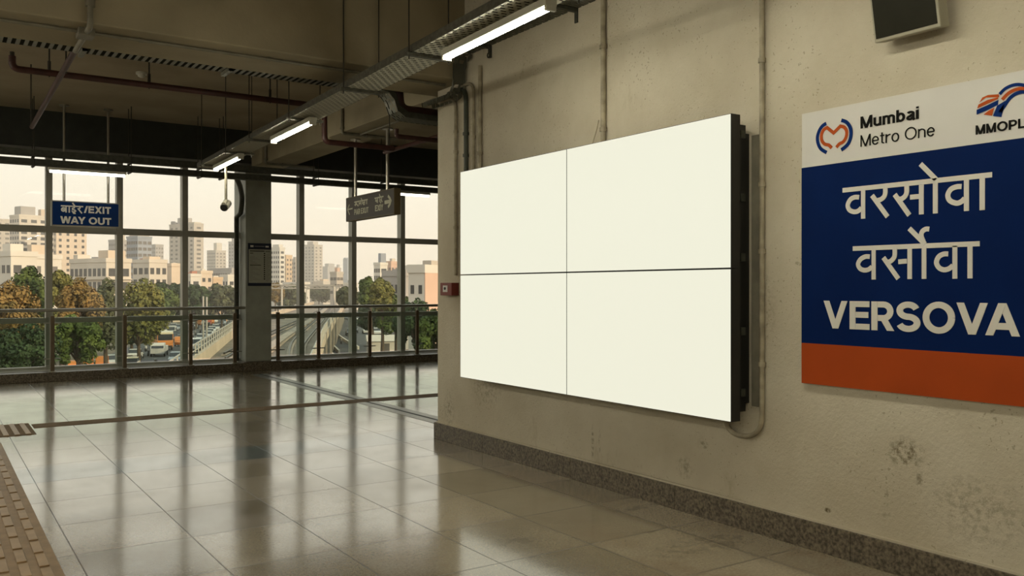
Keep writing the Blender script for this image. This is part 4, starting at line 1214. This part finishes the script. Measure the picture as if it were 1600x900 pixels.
for lab, pts in (('white kerb barrier slanting down the road just right of the viaduct', [(505, 507), (520, 517), (540, 531), (560, 542)]), ('white kerb barrier nearest the viaduct foot', [(504, 526), (516, 535), (530, 548)]), ('low white kerb barrier at the bottom beside the viaduct', [(504, 540), (514, 548), (524, 556)])):
    P = [onZ(u, v, GZ + .5) for u, v in pts]
    tag(MB().rib([p - Vector((0, 0, .5)) for p in P], .3, .6).build('kerb_barrier', M['road_line'], loc=tuple(P[0])), lab, 'barrier')
def mast(name, label, cat, u, vt, vb, zg, r=.12, arm=None, double=False):
    b = onZ(u, vb, zg)
    dep = (b.x * FW[0] + b.y * FW[1])
    top = EYE + (450 - vt) / F * dep
    t_ = thing(name, label, cat, (b.x, b.y, zg))
    MB().tube([(b.x, b.y, zg), (b.x, b.y, top)], [r, r * .7], 8).build('pole', M['far_steel'], t_)
    if arm:
        for s_ in ((1, -1) if double else (1,)):
            e_ = Vector((b.x + RT[0] * arm * s_, b.y + RT[1] * arm * s_, top + .25))
            MB().tube([(b.x, b.y, top - .3), e_], .06, 6).build('arm', M['far_steel'], t_)
            MB().obox(e_, (.7, .3, .14), Matrix.Rotation(-YAW, 3, 'Z')).build('lamp_head', M['far_steel'], t_)
    return t_
mast('street_lamp', 'double armed street lamp before the green trees left of exit sign post', 'street lamp', 103, 507, 585, GZ, .16, 1.3, True)
mast('street_lamp', 'pale street lamp post at the far left edge of the windows', 'street lamp', 2, 520, 592, GZ, .13, .8)
mast('catenary_mast', 'left post of the pair of tall pale masts beside the busy road', 'mast', 317.5, 463, 562, GZ, .17)
mast('catenary_mast', 'right post of the pair of tall pale masts beside the busy road', 'mast', 323, 464, 560, GZ, .17)
mast('catenary_mast', 'short white mast standing on the right side of viaduct', 'mast', 548.5, 455, 500, GZ, .25)
mast('street_lamp', 'tall pale post in front of the grey flats and dark trees at right', 'street lamp', 622.5, 424, 558, GZ, .2, .9)
mast('street_lamp', 'slim lamp post against the dark trees by the wall end', 'street lamp', 662.5, 498, 565, GZ, .09, .6)
for i, (dz_, lab) in enumerate(((150, 'nearest overhead wire portal straddling the railway tracks'), (205, 'second overhead wire portal along the railway'), (290, 'farthest overhead wire portal along the railway'))):
    def on_poly(P, d):
        for p, q in zip(P[:-1], P[1:]):
            a = p.x * FW[0] + p.y * FW[1]; b = q.x * FW[0] + q.y * FW[1]
            if a <= d <= b: return p.lerp(q, (d - a) / (b - a))
        return P[-1]
    pL, pR = on_poly(La, dz_), on_poly(Ra, dz_)
    g_ = thing('overhead_portal', lab, 'railway portal', (pL.x, pL.y, DZ))
    hh = 6.3
    for p in (pL, pR):
        MB().box(p.x - .18, p.x + .18, p.y - .18, p.y + .18, DZ, DZ + hh).build('post', M['far_steel'], g_)
    a, b = Vector((pL.x, pL.y, DZ + hh - .4)), Vector((pR.x, pR.y, DZ + hh - .4))
    m_ = MB().rib([a, b], .25, .16).rib([a + Vector((0, 0, .6)), b + Vector((0, 0, .6))], .25, .16)
    for j in range(9):
        m_.tube([a.lerp(b, j / 9) + Vector((0, 0, .6 * (j % 2))), a.lerp(b, (j + 1) / 9) + Vector((0, 0, .6 * ((j + 1) % 2)))], .06, 5)
    m_.build('girder', M['far_steel'], g_)

# ------------------------------------------------------------------ buildings
WALLS = {'cream': paint('cream_render', .62, .55, .46), 'white': paint('whitewash', .66, .61, .53), 'peach': paint('peach_render', .64, .52, .40),
         'grey': paint('grey_render', .40, .37, .34), 'blue': paint('blue_grey_cladding', .30, .32, .35), 'pink': paint('pink_render', .62, .43, .33),
         'beige': paint('beige_render', .50, .44, .37), 'ochre': paint('ochre_render', .60, .44, .29), 'brown': paint('brown_parapet', .22, .15, .11),
         'red': paint('terracotta_roof', .42, .20, .14)}
def building(label, u0, uc, u1, vt, z, wall, nfl, nA, nB, fh=3.1, al=35, low=-4.0, wwf=.5, whf=.45, glass='win_mid', extras=(), name='apartment_building', cat='building', slab=False, base=GZ):
    a = math.radians(al)
    lA = (uc - u0) * z / F / math.cos(a); lB = max((u1 - uc) * z / F / math.sin(a), 4)
    c = atz(uc, 450, z)
    H = EYE + (450 - vt) / F * z
    ang = math.atan2(RT[1] * math.cos(a) - FW[1] * math.sin(a), RT[0] * math.cos(a) - FW[0] * math.sin(a))
    t_ = thing(name, label, cat, (c.x, c.y, base), rot=(0, 0, ang))
    top = H - base
    wm = WALLS[wall]
    MB().box(-lA, 0, 0, lB, 0, top).build('wall', wm, t_, local=True)
    m_ = MB()
    for (x0, x1, y0, y1) in ((-lA - .15, .15, -.15, .15), (-lA - .15, .15, lB - .15, lB + .15), (-.15, .15, .15, lB - .15), (-lA - .15, -lA + .15, .15, lB - .15)):
        m_.box(x0, x1, y0, y1, top - .25, top + .75)
    m_.build('roof_parapet', wm, t_, local=True)
    gm = M[glass]
    first = {}
    for f_ in range(nfl):
        zt_ = top - 1.0 - f_ * fh
        if zt_ - fh < low - base: break
        for side, nn, L in (('A', nA, lA), ('B', nB, lB)):
            for i in range(nn):
                cw = L / nn; ww = cw * wwf; wh = fh * whf; cc_ = (i + .5) * cw
                if side not in first:
                    mm = MB().box(-ww / 2, ww / 2, -.06, .06, -wh / 2, wh / 2) if side == 'A' else MB().box(-.06, .06, -ww / 2, ww / 2, -wh / 2, wh / 2)
                    o = mm.build('window', gm, t_, local=True); first[side] = o
                else:
                    o = first[side].copy(); COL.objects.link(o); o.parent = t_
                o.location = (-cc_, 0, zt_ - fh / 2) if side == 'A' else (0, cc_, zt_ - fh / 2)
        if slab:
            o = MB().box(-lA - .1, .55, -.55, lB, zt_ - fh - .1, zt_ - fh + .12).build('balcony_slab', wm, t_, local=True)
    for ex_ in extras:
        nm, fa0, fa1, fb0, fb1, h_, mt = ex_
        MB().box(-lA * fa1, -lA * fa0, lB * fb0, lB * fb1, top, top + h_).build(nm, WALLS[mt], t_, local=True)
    return t_
ST, WT = 'stair_tower', 'water_tank'
building('cream and grey apartment tower with a square roof block at far left', 5, 30, 73, 337, 440, 'cream', 10, 4, 5, fh=2.9, whf=.55, wwf=.6, glass='win_dark', extras=((ST, .1, .75, .05, .35, 5.0, 'grey'), (ST, .0, .3, .45, .8, 4.0, 'peach')))
building('narrow peach tower just below the exit sign', 81, 88, 116, 348, 420, 'peach', 11, 1, 4, fh=2.9, wwf=.35, glass='win_dark', extras=((ST, 0, .8, .3, .7, 3, 'cream'),))
building('hazy beige tower peeping in at the far left edge', -30, -8, 6, 343, 560, 'beige', 10, 2, 2)
building('white low block with dark windows behind the leftmost trees', -35, 17, 40, 398, 165, 'white', 3, 4, 2, fh=3.4, glass='win_dark', wwf=.6, extras=((ST, .3, .7, .2, .7, 2.2, 'white'),))
building('sunlit white house with stepped roof between two left trees', 26, 44, 74, 402, 190, 'white', 2, 2, 2, fh=3.2, extras=((ST, .0, .6, .1, .5, 2.8, 'peach'), (WT, .6, .9, .5, .8, 1.4, 'white')))
building('long grey and cream walk up block with dark balcony openings below the exit sign', 78, 166, 190, 408, 205, 'cream', 3, 8, 2, fh=3.2, glass='win_dark', wwf=.62, whf=.58, slab=True, extras=((ST, .02, .28, .1, .8, 2.6, 'peach'), (WT, .5, .6, .3, .6, 1.2, 'grey'), (ST, .85, .97, .1, .6, 1.8, 'cream')))
building('grey topped tower rising behind the long walk up block', 164, 181, 192, 376, 520, 'grey', 10, 4, 3, extras=((ST, .0, .5, .2, .8, 5, 'beige'),))
building('blue grey glazed block beside the exit sign mullion', 190, 215, 229, 371, 420, 'blue', 9, 5, 3, fh=3.0, wwf=.75, whf=.5, glass='win_mid', extras=((ST, .1, .9, .1, .9, 2.2, 'beige'),))
building('cream low block with dark windows and a sunlit end right of second mullion', 196, 233, 251, 409, 250, 'cream', 2, 3, 3, fh=3.3, glass='win_dark', wwf=.62, whf=.55, extras=((ST, .2, .6, .2, .8, 1.6, 'peach'), (WT, .75, .9, .3, .7, 1.1, 'red')))
building('plain grey hazy slab block left of the tallest tower', 231, 243, 251, 383, 720, 'grey', 12, 4, 3, fh=3.3)
building('tallest tower with stepped crown and many small windows', 250, 303, 313, 350, 600, 'beige', 17, 5, 1, fh=3.0, wwf=.42, extras=((ST, .42, .70, .1, .9, 5.0, 'grey'), (ST, .75, .95, .1, .8, 2.0, 'grey'), (ST, .05, .3, .2, .9, 1.6, 'cream'), (WT, .9, .98, .1, .4, 3.0, 'grey')))
building('small plain white block low in front of the tallest tower', 257, 268, 276, 415, 270, 'peach', 1, 0, 0, extras=((WT, .2, .6, .2, .6, .9, 'white'),))
building('row of red roofed houses low before the tallest tower', 248, 276, 288, 429, 300, 'red', 1, 4, 2, fh=2.6, glass='win_dark', extras=((ST, .2, .4, .2, .6, 1.5, 'white'), (WT, .6, .75, .2, .6, 1.0, 'white')))
building('pair of pale hazy towers right of the tallest tower', 319, 337, 348, 392, 860, 'beige', 12, 5, 3, fh=3.2, extras=((ST, .0, .35, .1, .6, 8, 'cream'),))
building('hazy round topped tower half hidden by the column', 352, 374, 386, 378, 800, 'grey', 13, 4, 2, fh=3.2, extras=((ST, .1, .8, .1, .8, 4, 'grey'),))
building('long grey flat roofed hall below the pale hazy towers', 316, 362, 374, 421, 430, 'grey', 2, 10, 2, fh=3.0, wwf=.7)
building('peach house with white tank among low houses left of the column', 301, 314, 326, 426, 300, 'peach', 2, 2, 2, fh=3, glass='win_dark', extras=((WT, .2, .5, .2, .5, 1.3, 'white'),))
building('white house at the foot of the towers next to window mullion', 288, 298, 304, 431, 290, 'white', 2, 2, 1, fh=3, glass='win_dark', extras=((ST, .2, .7, .2, .7, 1.6, 'red'),))
building('grey and white house nearest the column on left', 340, 356, 372, 432, 320, 'white', 2, 3, 2, fh=3, glass='win_dark', extras=((WT, .1, .4, .2, .5, 1.3, 'grey'),))
building('ochre edged house between the peach and grey houses', 324, 333, 342, 436, 310, 'ochre', 1, 2, 2, fh=3, extras=((ST, .3, .8, .2, .7, 1.2, 'white'),))
# right of the column
building('white tower with rows of dark windows just right of column', 412, 437, 442, 388, 520, 'white', 12, 6, 1, fh=2.9, wwf=.55, whf=.5, glass='win_dark', extras=((ST, .1, .6, .1, .9, 2.4, 'white'),))
building('narrow orange sided tower next to the white tower', 441, 447, 454, 400, 560, 'ochre', 9, 1, 2, fh=3.0, wwf=.5)
building('brownish tower, shortest of three right of the column', 454, 462, 467, 406, 600, 'beige', 9, 2, 1, fh=3.0, wwf=.6, extras=((ST, .1, .7, .1, .8, 2.0, 'beige'),))
building('tall slim hazy tower crossed by a window mullion', 473, 491, 501, 383, 900, 'beige', 20, 3, 2, fh=3.3, wwf=.4, extras=((ST, .3, .9, .2, .8, 4, 'beige'),))
building('distant grey block low in the haze', 501, 512, 524, 417, 1250, 'grey', 0, 0, 0, extras=((ST, .2, .8, .2, .8, 5, 'grey'),))
building('low brown banded office block under the distant grey block', 514, 526, 534, 427, 390, 'beige', 4, 2, 2, fh=3.0, wwf=.85, whf=.45, extras=((ST, .1, .5, .2, .6, 2.5, 'pink'),))
building('pale stub of tower between banded block and slab tower', 523, 528, 532, 419, 1200, 'grey', 0, 0, 0, extras=((WT, .2, .7, .2, .7, 5, 'grey'),))
building('plain dark hazy slab tower standing alone', 535, 543, 549, 405, 1300, 'blue', 0, 0, 0, extras=((ST, .5, .95, .1, .9, 2.5, 'blue'),))
building('long white roofed shed in front of three towers', 436, 468, 480, 443, 420, 'white', 1, 6, 2, fh=2.6)
building('cream low houses below the slim hazy tower', 486, 505, 518, 441, 560, 'cream', 1, 4, 2, fh=2.8, extras=((ST, .2, .5, .2, .7, 2.0, 'peach'), (WT, .7, .85, .2, .6, 1.4, 'white')))
building('white low building under the plain hazy slab tower', 534, 549, 557, 444, 420, 'white', 1, 4, 1, fh=2.6, extras=((ST, .3, .6, .2, .8, 2.0, 'grey'),))
building('unfinished concrete frame tower with a tall lift core', 583, 594, 599, 413, 330, 'white', 6, 3, 1, fh=2.7, wwf=.7, whf=.55, glass='win_dark', extras=((ST, .0, .42, .1, .8, 4.2, 'blue'), ('crane_platform', .0, 1.0, .3, .5, .5, 'grey')))
building('pinkish tower with rounded cap behind grey flats', 603, 611, 618, 411, 340, 'pink', 5, 2, 2, fh=2.8, wwf=.5, extras=((WT, .1, .6, .2, .7, 1.8, 'cream'),))
building('grey flats with dark balconies behind trees at right', 594, 634, 641, 429, 150, 'grey', 4, 4, 1, fh=2.9, glass='win_dark', wwf=.6, whf=.5, slab=True, extras=((ST, .0, .2, .2, .8, 1.6, 'white'), (WT, .5, .7, .2, .6, 1.0, 'grey')))
hs = building('white and pink house with dark windows next to the wall end', 637, 663, 712, 423, 105, 'white', 2, 2, 0, fh=2.5, glass='win_dark', wwf=.42, whf=.42, al=22, extras=((ST, -.02, .02, .0, .98, .6, 'brown'), (ST, .05, .6, .2, .9, 1.3, 'beige')))

MB().box(0, .12, .0, 9.9, 0, 13.1).build('side_wall', WALLS['pink'], hs, local=True)['label'] = 'pink side wall'

# ------------------------------------------------------------------ trees
LEAF = {'green': leaf_mat('green_leaves', (.105, .140, .030), (.032, .056, .014)), 'dark': leaf_mat('dark_green_leaves', (.050, .080, .030), (.018, .034, .014)),
        'olive': leaf_mat('olive_leaves', (.20, .185, .050), (.075, .085, .022)), 'rust': leaf_mat('rust_leaves', (.27, .165, .050), (.10, .080, .025)),
        'grey': leaf_mat('grey_green_leaves', (.11, .12, .060), (.055, .062, .032))}
def tree(label, u, vt, vb, hw, z, tone, seed, group=None, name='leafy_tree', leaves=7000):
    r_ = random.Random(seed)
    c = atz(u, 450, z)
    top = EYE + (450 - vt) / F * z
    bot = max(EYE + (450 - vb) / F * z, GZ + 1.2)
    R = hw * z / F; h2 = max((top - bot) / 2, 1.2); mid = (top + bot) / 2
    t_ = thing(name, label, 'tree', (c.x, c.y, GZ), group)
    mats = LEAF[tone]
    lobes = []
    nl = 44
    for i in range(nl):
        th = r_.uniform(0, 2 * math.pi); ph = math.acos(r_.uniform(-.75, 1)); q = r_.uniform(.45, .82)
        lobes.append((Vector((math.sin(ph) * math.cos(th) * R * q, math.sin(ph) * math.sin(th) * R * q, math.cos(ph) * h2 * q)), r_.uniform(.17, .34)))
    m_ = MB()
    ls = max(.14, min(.5, z * .0024))
    per = leaves // nl
    for lc, lr in lobes:
        for k in range(per):
            d = Vector((r_.gauss(0, 1), r_.gauss(0, 1), r_.gauss(.25, 1))).normalized()
            rr = lr * r_.uniform(.72, 1.05)
            p = Vector((c.x, c.y, mid)) + lc + Vector((d.x * R * rr, d.y * R * rr, d.z * h2 * rr))
            nrm = (d + Vector((r_.uniform(-.7, .7), r_.uniform(-.7, .7), r_.uniform(-.5, .9)))).normalized()
            a = nrm.orthogonal().normalized(); b = nrm.cross(a)
            an = r_.uniform(0, 6.28); a, b = a * math.cos(an) + b * math.sin(an), b * math.cos(an) - a * math.sin(an)
            s1, s2 = ls * r_.uniform(.6, 1.2), ls * r_.uniform(.4, .8)
            m_.add([p - a * s1, p - b * s2, p + a * s1, p + b * s2], [(0, 1, 2, 3)])
    o = m_.build('foliage', mats, t_)
    tr_ = MB().tube([(c.x, c.y, GZ), (c.x + .1, c.y, (GZ + bot) / 2), (c.x, c.y, mid)], [.32, .26, .14], 8)
    for i in range(5):
        lc = lobes[i][0]
        tr_.tube([(c.x, c.y, bot + h2 * .3), Vector((c.x, c.y, mid)) + lc * .8], [.13, .05], 6)
    tr_.build('trunk', M['trunk'], t_)
    return t_
TREES = [
 ('rust and orange leaved tree at the left edge of the windows', 22, 437, 560, 44, 78, 'rust'),
 ('round dark green crowned tree behind the rust tree, below white low block', 44, 415, 510, 36, 100, 'green'),
 ('yellow green tree right beside the leftmost mullion', 96, 418, 500, 26, 96, 'olive'),
 ('golden brown tree between first and second mullions', 124, 436, 540, 38, 86, 'rust'),
 ('low bright green tree under the golden brown tree', 122, 488, 580, 42, 74, 'green'),
 ('dark shadowy tree low in the bottom left pane', 36, 506, 595, 52, 68, 'dark'),
 ('green tree left of the second mullion, below roof block', 164, 428, 560, 30, 98, 'grey'),
 ('big sunlit green tree just right of second mullion beside road', 216, 437, 562, 46, 116, 'olive'),
 ('dark bushy tree at the foot of the big sunlit tree', 205, 494, 556, 32, 136, 'dark'),
 ('dark tree behind the big sunlit tree', 246, 444, 530, 34, 200, 'green'),
 ('broad dark green tree left of third mullion', 268, 436, 515, 34, 232, 'dark'),
 ('dark green tree just right of third mullion', 306, 443, 512, 26, 226, 'dark'),
 ('grey green tree beside the pair of masts', 346, 440, 505, 34, 230, 'grey'),
 ('small brownish tree hugging the right side of column', 430, 439, 478, 14, 300, 'rust'),
 ('hazy green tree mass left of the slim hazy tower', 455, 445, 486, 24, 320, 'grey'),
 ('hazy green tree below the slim hazy tower', 498, 444, 476, 26, 480, 'grey'),
 ('hazy tree behind the short white mast', 546, 444, 485, 22, 185, 'grey'),
 ('upright green tree just right of the mullion, below crane core', 579, 431, 490, 20, 145, 'green'),
 ('tall olive tree in front of the grey flats', 597, 432, 500, 22, 132, 'olive'),
 ('bushy green tree behind the white shed', 618, 452, 534, 34, 134, 'green'),
 ('dark tree above the parked cars at right', 582, 472, 520, 26, 160, 'dark'),
 ('large dark tree below the white and pink house', 650, 462, 560, 36, 96, 'dark'),
 ('dark green bush against the wall end, lowest at right', 684, 478, 570, 34, 84, 'green'),
 ('broad green tree behind the rickshaws, left of second mullion', 140, 474, 568, 48, 126, 'green'),
 ('olive tree behind the lamp, under the golden brown tree', 66, 470, 560, 40, 108, 'olive'),
 ('shaded tree at the roadside right behind second mullion', 184, 468, 556, 26, 138, 'dark'),
 ('far left tree cut by the window edge', -38, 430, 585, 46, 84, 'green'),
]
for i, (lab, u, vt, vb, hw, z, tone) in enumerate(TREES):
    tree(lab, u, vt, vb, hw, z, tone, 100 + i)

# ------------------------------------------------------------------ shed at the right road
b = onZ(605, 552, GZ)
sh = thing('roadside_shed', 'small white roadside shed with pale sheet roof at right', 'shed', (b.x, b.y, GZ), rot=(0, 0, -YAW + .25))
MB().box(-3.2, 2.2, -1.6, 1.6, 0, 2.1).build('wall', WALLS['white'], sh, local=True)
MB().prism([(-1.9, 2.05), (1.9, 2.05), (0, 3.0)], lambda a, b_, d: (-3.4 + d, a, b_), 5.8).build('roof', WALLS['white'], sh, local=True)
MB().box(-.8, .2, -1.66, -1.6, 0, 1.7).build('door', M['win_mid'], sh, local=True)

# ------------------------------------------------------------------ traffic
PAINT = {'white': pm('white_car_paint', (.62, .60, .55, 1), .3, var=.03), 'black': pm('black_car_paint', (.02, .02, .022, 1), .3, var=.03), 'silver': pm('silver_car_paint', (.36, .38, .40, 1), .3, var=.03),
         'orange': pm('orange_vehicle_paint', (.62, .22, .045, 1), .4, var=.05), 'red': pm('red_vehicle_paint', (.50, .10, .05, 1), .4, var=.05), 'cream': pm('cream_car_paint', (.66, .58, .40, 1), .35, var=.03)}
protos = {}
def vehicle(kind, col):
    """+x is forward"""
    if (kind, col) in protos:
        return copy_tree(protos[(kind, col)])
    nm = {'car': 'car', 'van': 'van', 'bus': 'bus', 'rickshaw': 'auto_rickshaw', 'bike': 'motorcycle', 'truck': 'truck'}[kind]
    t_ = thing(nm, 'x', {'rickshaw': 'auto rickshaw', 'bike': 'motorcycle'}.get(kind, kind))
    pmat = PAINT[col]
    yz = lambda w: (lambda a, b_, d: (a, -w / 2 + d, b_))
    def wheels(xs_, w, r):
        for x in xs_:
            for s_ in ((-1, 1) if w > .3 else (0,)):
                MB().tube([(x, s_ * w / 2 - .1, r), (x, s_ * w / 2 + .1, r)], r, 14).build('wheel', M['tyre'], t_, local=True)
    if kind == 'car':
        W = 1.75
        MB().prism([(-2.1, .3), (2.1, .3), (2.15, .7), (1.1, .95), (-1.9, 1.0), (-2.15, .8)], yz(W), W).build('body', pmat, t_, local=True, bevel=.05)
        MB().prism([(-1.75, .95), (1.05, .93), (.35, 1.45), (-1.3, 1.47)], yz(W * .88), W * .88).build('glasshouse', M['car_glass'], t_, local=True)
        MB().prism([(.3, 1.44), (-1.3, 1.46), (-1.25, 1.53), (.2, 1.52)], yz(W * .84), W * .84).build('roof', pmat, t_, local=True)
        wheels((-1.3, 1.35), W, .32)
    elif kind == 'van':
        W = 1.8
        MB().prism([(-2.2, .35), (2.1, .35), (2.15, 1.0), (1.5, 1.15), (1.1, 1.95), (-2.15, 2.0)], yz(W), W).build('body', pmat, t_, local=True, bevel=.05)
        MB().box(-2.19, -2.14, -.7, .7, 1.2, 1.8).box(-1.6, 1.0, -W / 2 - .02, W / 2 + .02, 1.25, 1.75).build('window', M['car_glass'], t_, local=True)
        MB().prism([(1.53, 1.16), (1.16, 1.9), (1.12, 1.9), (1.45, 1.16)], yz(W * .9), W * .9).build('windscreen', M['car_glass'], t_, local=True)
        wheels((-1.4, 1.4), W, .33)
    elif kind == 'bus':
        W = 2.5
        MB().box(-4.5, 4.5, -W / 2, W / 2, .5, 1.7).build('body', pmat, t_, local=True, bevel=.08)
        MB().box(-4.45, 4.47, -W / 2 + .03, W / 2 - .03, 1.7, 2.7).build('window_band', M['car_glass'], t_, local=True)
        MB().box(-4.5, 4.5, -W / 2, W / 2, 2.7, 3.1).build('roof', PAINT['cream'], t_, local=True, bevel=.08)
        m_ = MB()
        for x in (-4.4, -2.2, 0, 2.2, 4.4): m_.box(x - .08, x + .08, -W / 2, -W / 2 + .1, 1.68, 2.72).box(x - .08, x + .08, W / 2 - .1, W / 2, 1.68, 2.72)
        m_.build('pillars', pmat, t_, local=True)
        MB().box(4.5, 4.58, -1.1, 1.1, .5, .8).build('bumper', M['tyre'], t_, local=True)
        wheels((-2.9, 3.0), W - .2, .5)
    elif kind == 'truck':
        W = 2.0
        MB().prism([(1.0, .5), (2.6, .5), (2.65, 1.3), (2.3, 2.1), (1.0, 2.1)], yz(W), W).build('cab', pmat, t_, local=True, bevel=.05)
        MB().prism([(2.66, 1.32), (2.33, 2.0), (2.28, 2.0), (2.6, 1.32)], yz(W * .88), W * .88).build('windscreen', M['car_glass'], t_, local=True)
        MB().box(-2.8, .9, -W / 2, W / 2, .7, 1.5).build('load_bed', pmat, t_, local=True)
        wheels((-1.8, 1.8), W - .1, .4)
    elif kind == 'rickshaw':
        W = 1.3
        MB().prism([(-1.3, .3), (.9, .3), (1.25, .8), (.8, 1.05), (-1.3, 1.0)], yz(W), W).build('body', pmat, t_, local=True, bevel=.05)
        MB().prism([(-1.3, 1.0), (-1.2, 1.0), (-1.15, 1.6), (.5, 1.62), (.78, 1.05), (.85, 1.05), (.55, 1.72), (-1.2, 1.72)], yz(W), W).build('canopy', pmat, t_, local=True)
        MB().box(-.8, -.5, -.5, .5, .6, 1.2).build('seat', M['tyre'], t_, local=True)
        MB().tube([(1.0, -.07, .22), (1.0, .07, .22)], .22, 12).build('wheel', M['tyre'], t_, local=True)
        wheels((-.9,), W, .22)
    else:
        wheels((-.6, .62), .1, .29)
        MB().prism([(-.6, .5), (.35, .45), (.45, .85), (.1, .9), (-.3, .78), (-.75, .8)], yz(.24), .24).build('body', pmat, t_, local=True, bevel=.03)
        MB().tube([(.6, 0, .3), (.45, 0, 1.0)], .04, 8).tube([(.42, -.32, 1.02), (.42, .32, 1.02)], .025, 8).build('fork', M['far_steel'], t_, local=True)
    protos[(kind, col)] = t_
    return t_
used = set()
def put(kind, col, u, v, label, group=None, toward=True, seg=((60, 250, 575), (345, 490))):
    p = onZ(u, v, GZ + .03)
    a, b_ = onZ(245, 575, GZ), onZ(340, 500, GZ)
    if u > 440: a, b_ = onZ(590, 560, GZ), onZ(548, 490, GZ)
    d = (a - b_) if toward else (b_ - a)
    first_ = (kind, col) not in protos
    t_ = vehicle(kind, col)
    t_.location = p; t_.rotation_euler = (0, 0, (math.atan2(d.y, d.x) + rnd.uniform(-.08, .08)) if kind != 'bus' else math.atan2(-p.y, -p.x) + .12)
    t_['label'] = label
    if group: t_['group'] = group
    elif 'group' in t_: del t_['group']
    return t_
put('bus', 'orange', 253, 545, 'orange bus with dark windows coming down the busy road')
put('truck', 'white', 249, 556, 'white pickup driving just in front of the orange bus')
put('car', 'white', 212, 561, 'white car beside the trees near second mullion', toward=False)
put('rickshaw', 'orange', 189, 566, 'orange auto rickshaw left of the white car by the trees')
put('car', 'silver', 275, 567, 'silver car nearest the bottom of road beside third mullion')
put('car', 'cream', 205, 577, 'cream car lowest on the road behind the railing post')
put('rickshaw', 'orange', 279, 541, 'orange auto rickshaw right of the orange bus')
put('van', 'white', 306, 547, 'white van on the road just right of third mullion')
put('van', 'white', 268, 524, 'white van leading the queue far behind the orange bus')
put('car', 'white', 271, 514, 'white car behind the far white van')
put('bike', 'black', 232, 556, 'black motorcycle between the white car and the orange bus')
put('bike', 'black', 243, 571, 'black motorcycle passing the bottom of the road before pickup')
put('bike', 'white', 228, 549, 'white motorcycle beside the trees left of the bus')
put('rickshaw', 'orange', 134, 580, 'larger orange rickshaw under the green tree by the street lamp')
put('rickshaw', 'orange', 117, 586, 'orange rickshaw nearest the double armed street lamp')
put('rickshaw', 'orange', 160, 577, 'orange rickshaw between the larger one and second mullion', toward=False)
put('bike', 'white', 147, 571, 'white motorcycle between two orange rickshaws under trees')
put('car', 'white', 177, 572, 'white car parked under trees just left of second mullion')
jam = [('white', 'car'), ('black', 'car'), ('orange', 'rickshaw'), ('black', 'bike'), ('silver', 'car')]
jl = {('white', 'car'): 'white car in the dense queue beside the viaduct fence', ('black', 'car'): 'black car in the dense queue beside the viaduct fence',
      ('orange', 'rickshaw'): 'orange rickshaw in the dense queue beside the viaduct fence', ('black', 'bike'): 'motorcycle in the dense queue beside the viaduct fence', ('silver', 'car'): 'silver car in the dense queue beside the viaduct fence'}
k = 0
def edge_u(v):
    E_ = [(575, 292), (545, 318), (515, 348), (492, 372), (479, 384)]
    for (va, ua), (vb, ub) in zip(E_[:-1], E_[1:]):
        if vb <= v <= va: return ua + (ub - ua) * (va - v) / (va - vb)
    return E_[-1][1]
for row in range(12):
    zz = 172 + row * 11.5
    v = 450 + (EYE - GZ) * F / zz
    for j in range(4):
        u = edge_u(v) - (1.6 + j * 3.1 + rnd.uniform(-.3, .3)) * F / zz
        if u > 366 or (j == 3 and row < 4): continue
        col, kd = jam[(k * 3 + row) % 5]; k += 1
        if (row, j) == (6, 1): put('rickshaw', 'red', u, v, 'red rickshaw in the dense queue near the column')
        else: put(kd, col, u, v, jl[(col, kd)], 'traffic queue beside the viaduct')
put('car', 'black', 547, 524, 'black car alone on the right hand road')
put('car', 'black', 553, 520, 'black car next to mullion on the right hand road')
put('van', 'white', 554, 509, 'white van far up the right hand road')
put('car', 'white', 573, 521, 'white car beside the dark trees on the right hand road')
put('car', 'white', 588, 523, 'white car parked nearest the shed at right')
put('car', 'silver', 569, 509, 'silver car far up the right road by trees')
put('bike', 'black', 533, 537, 'black motorcycle beside the white kerb barrier')
put('car', 'black', 538, 500, 'black car farthest up the right hand road')
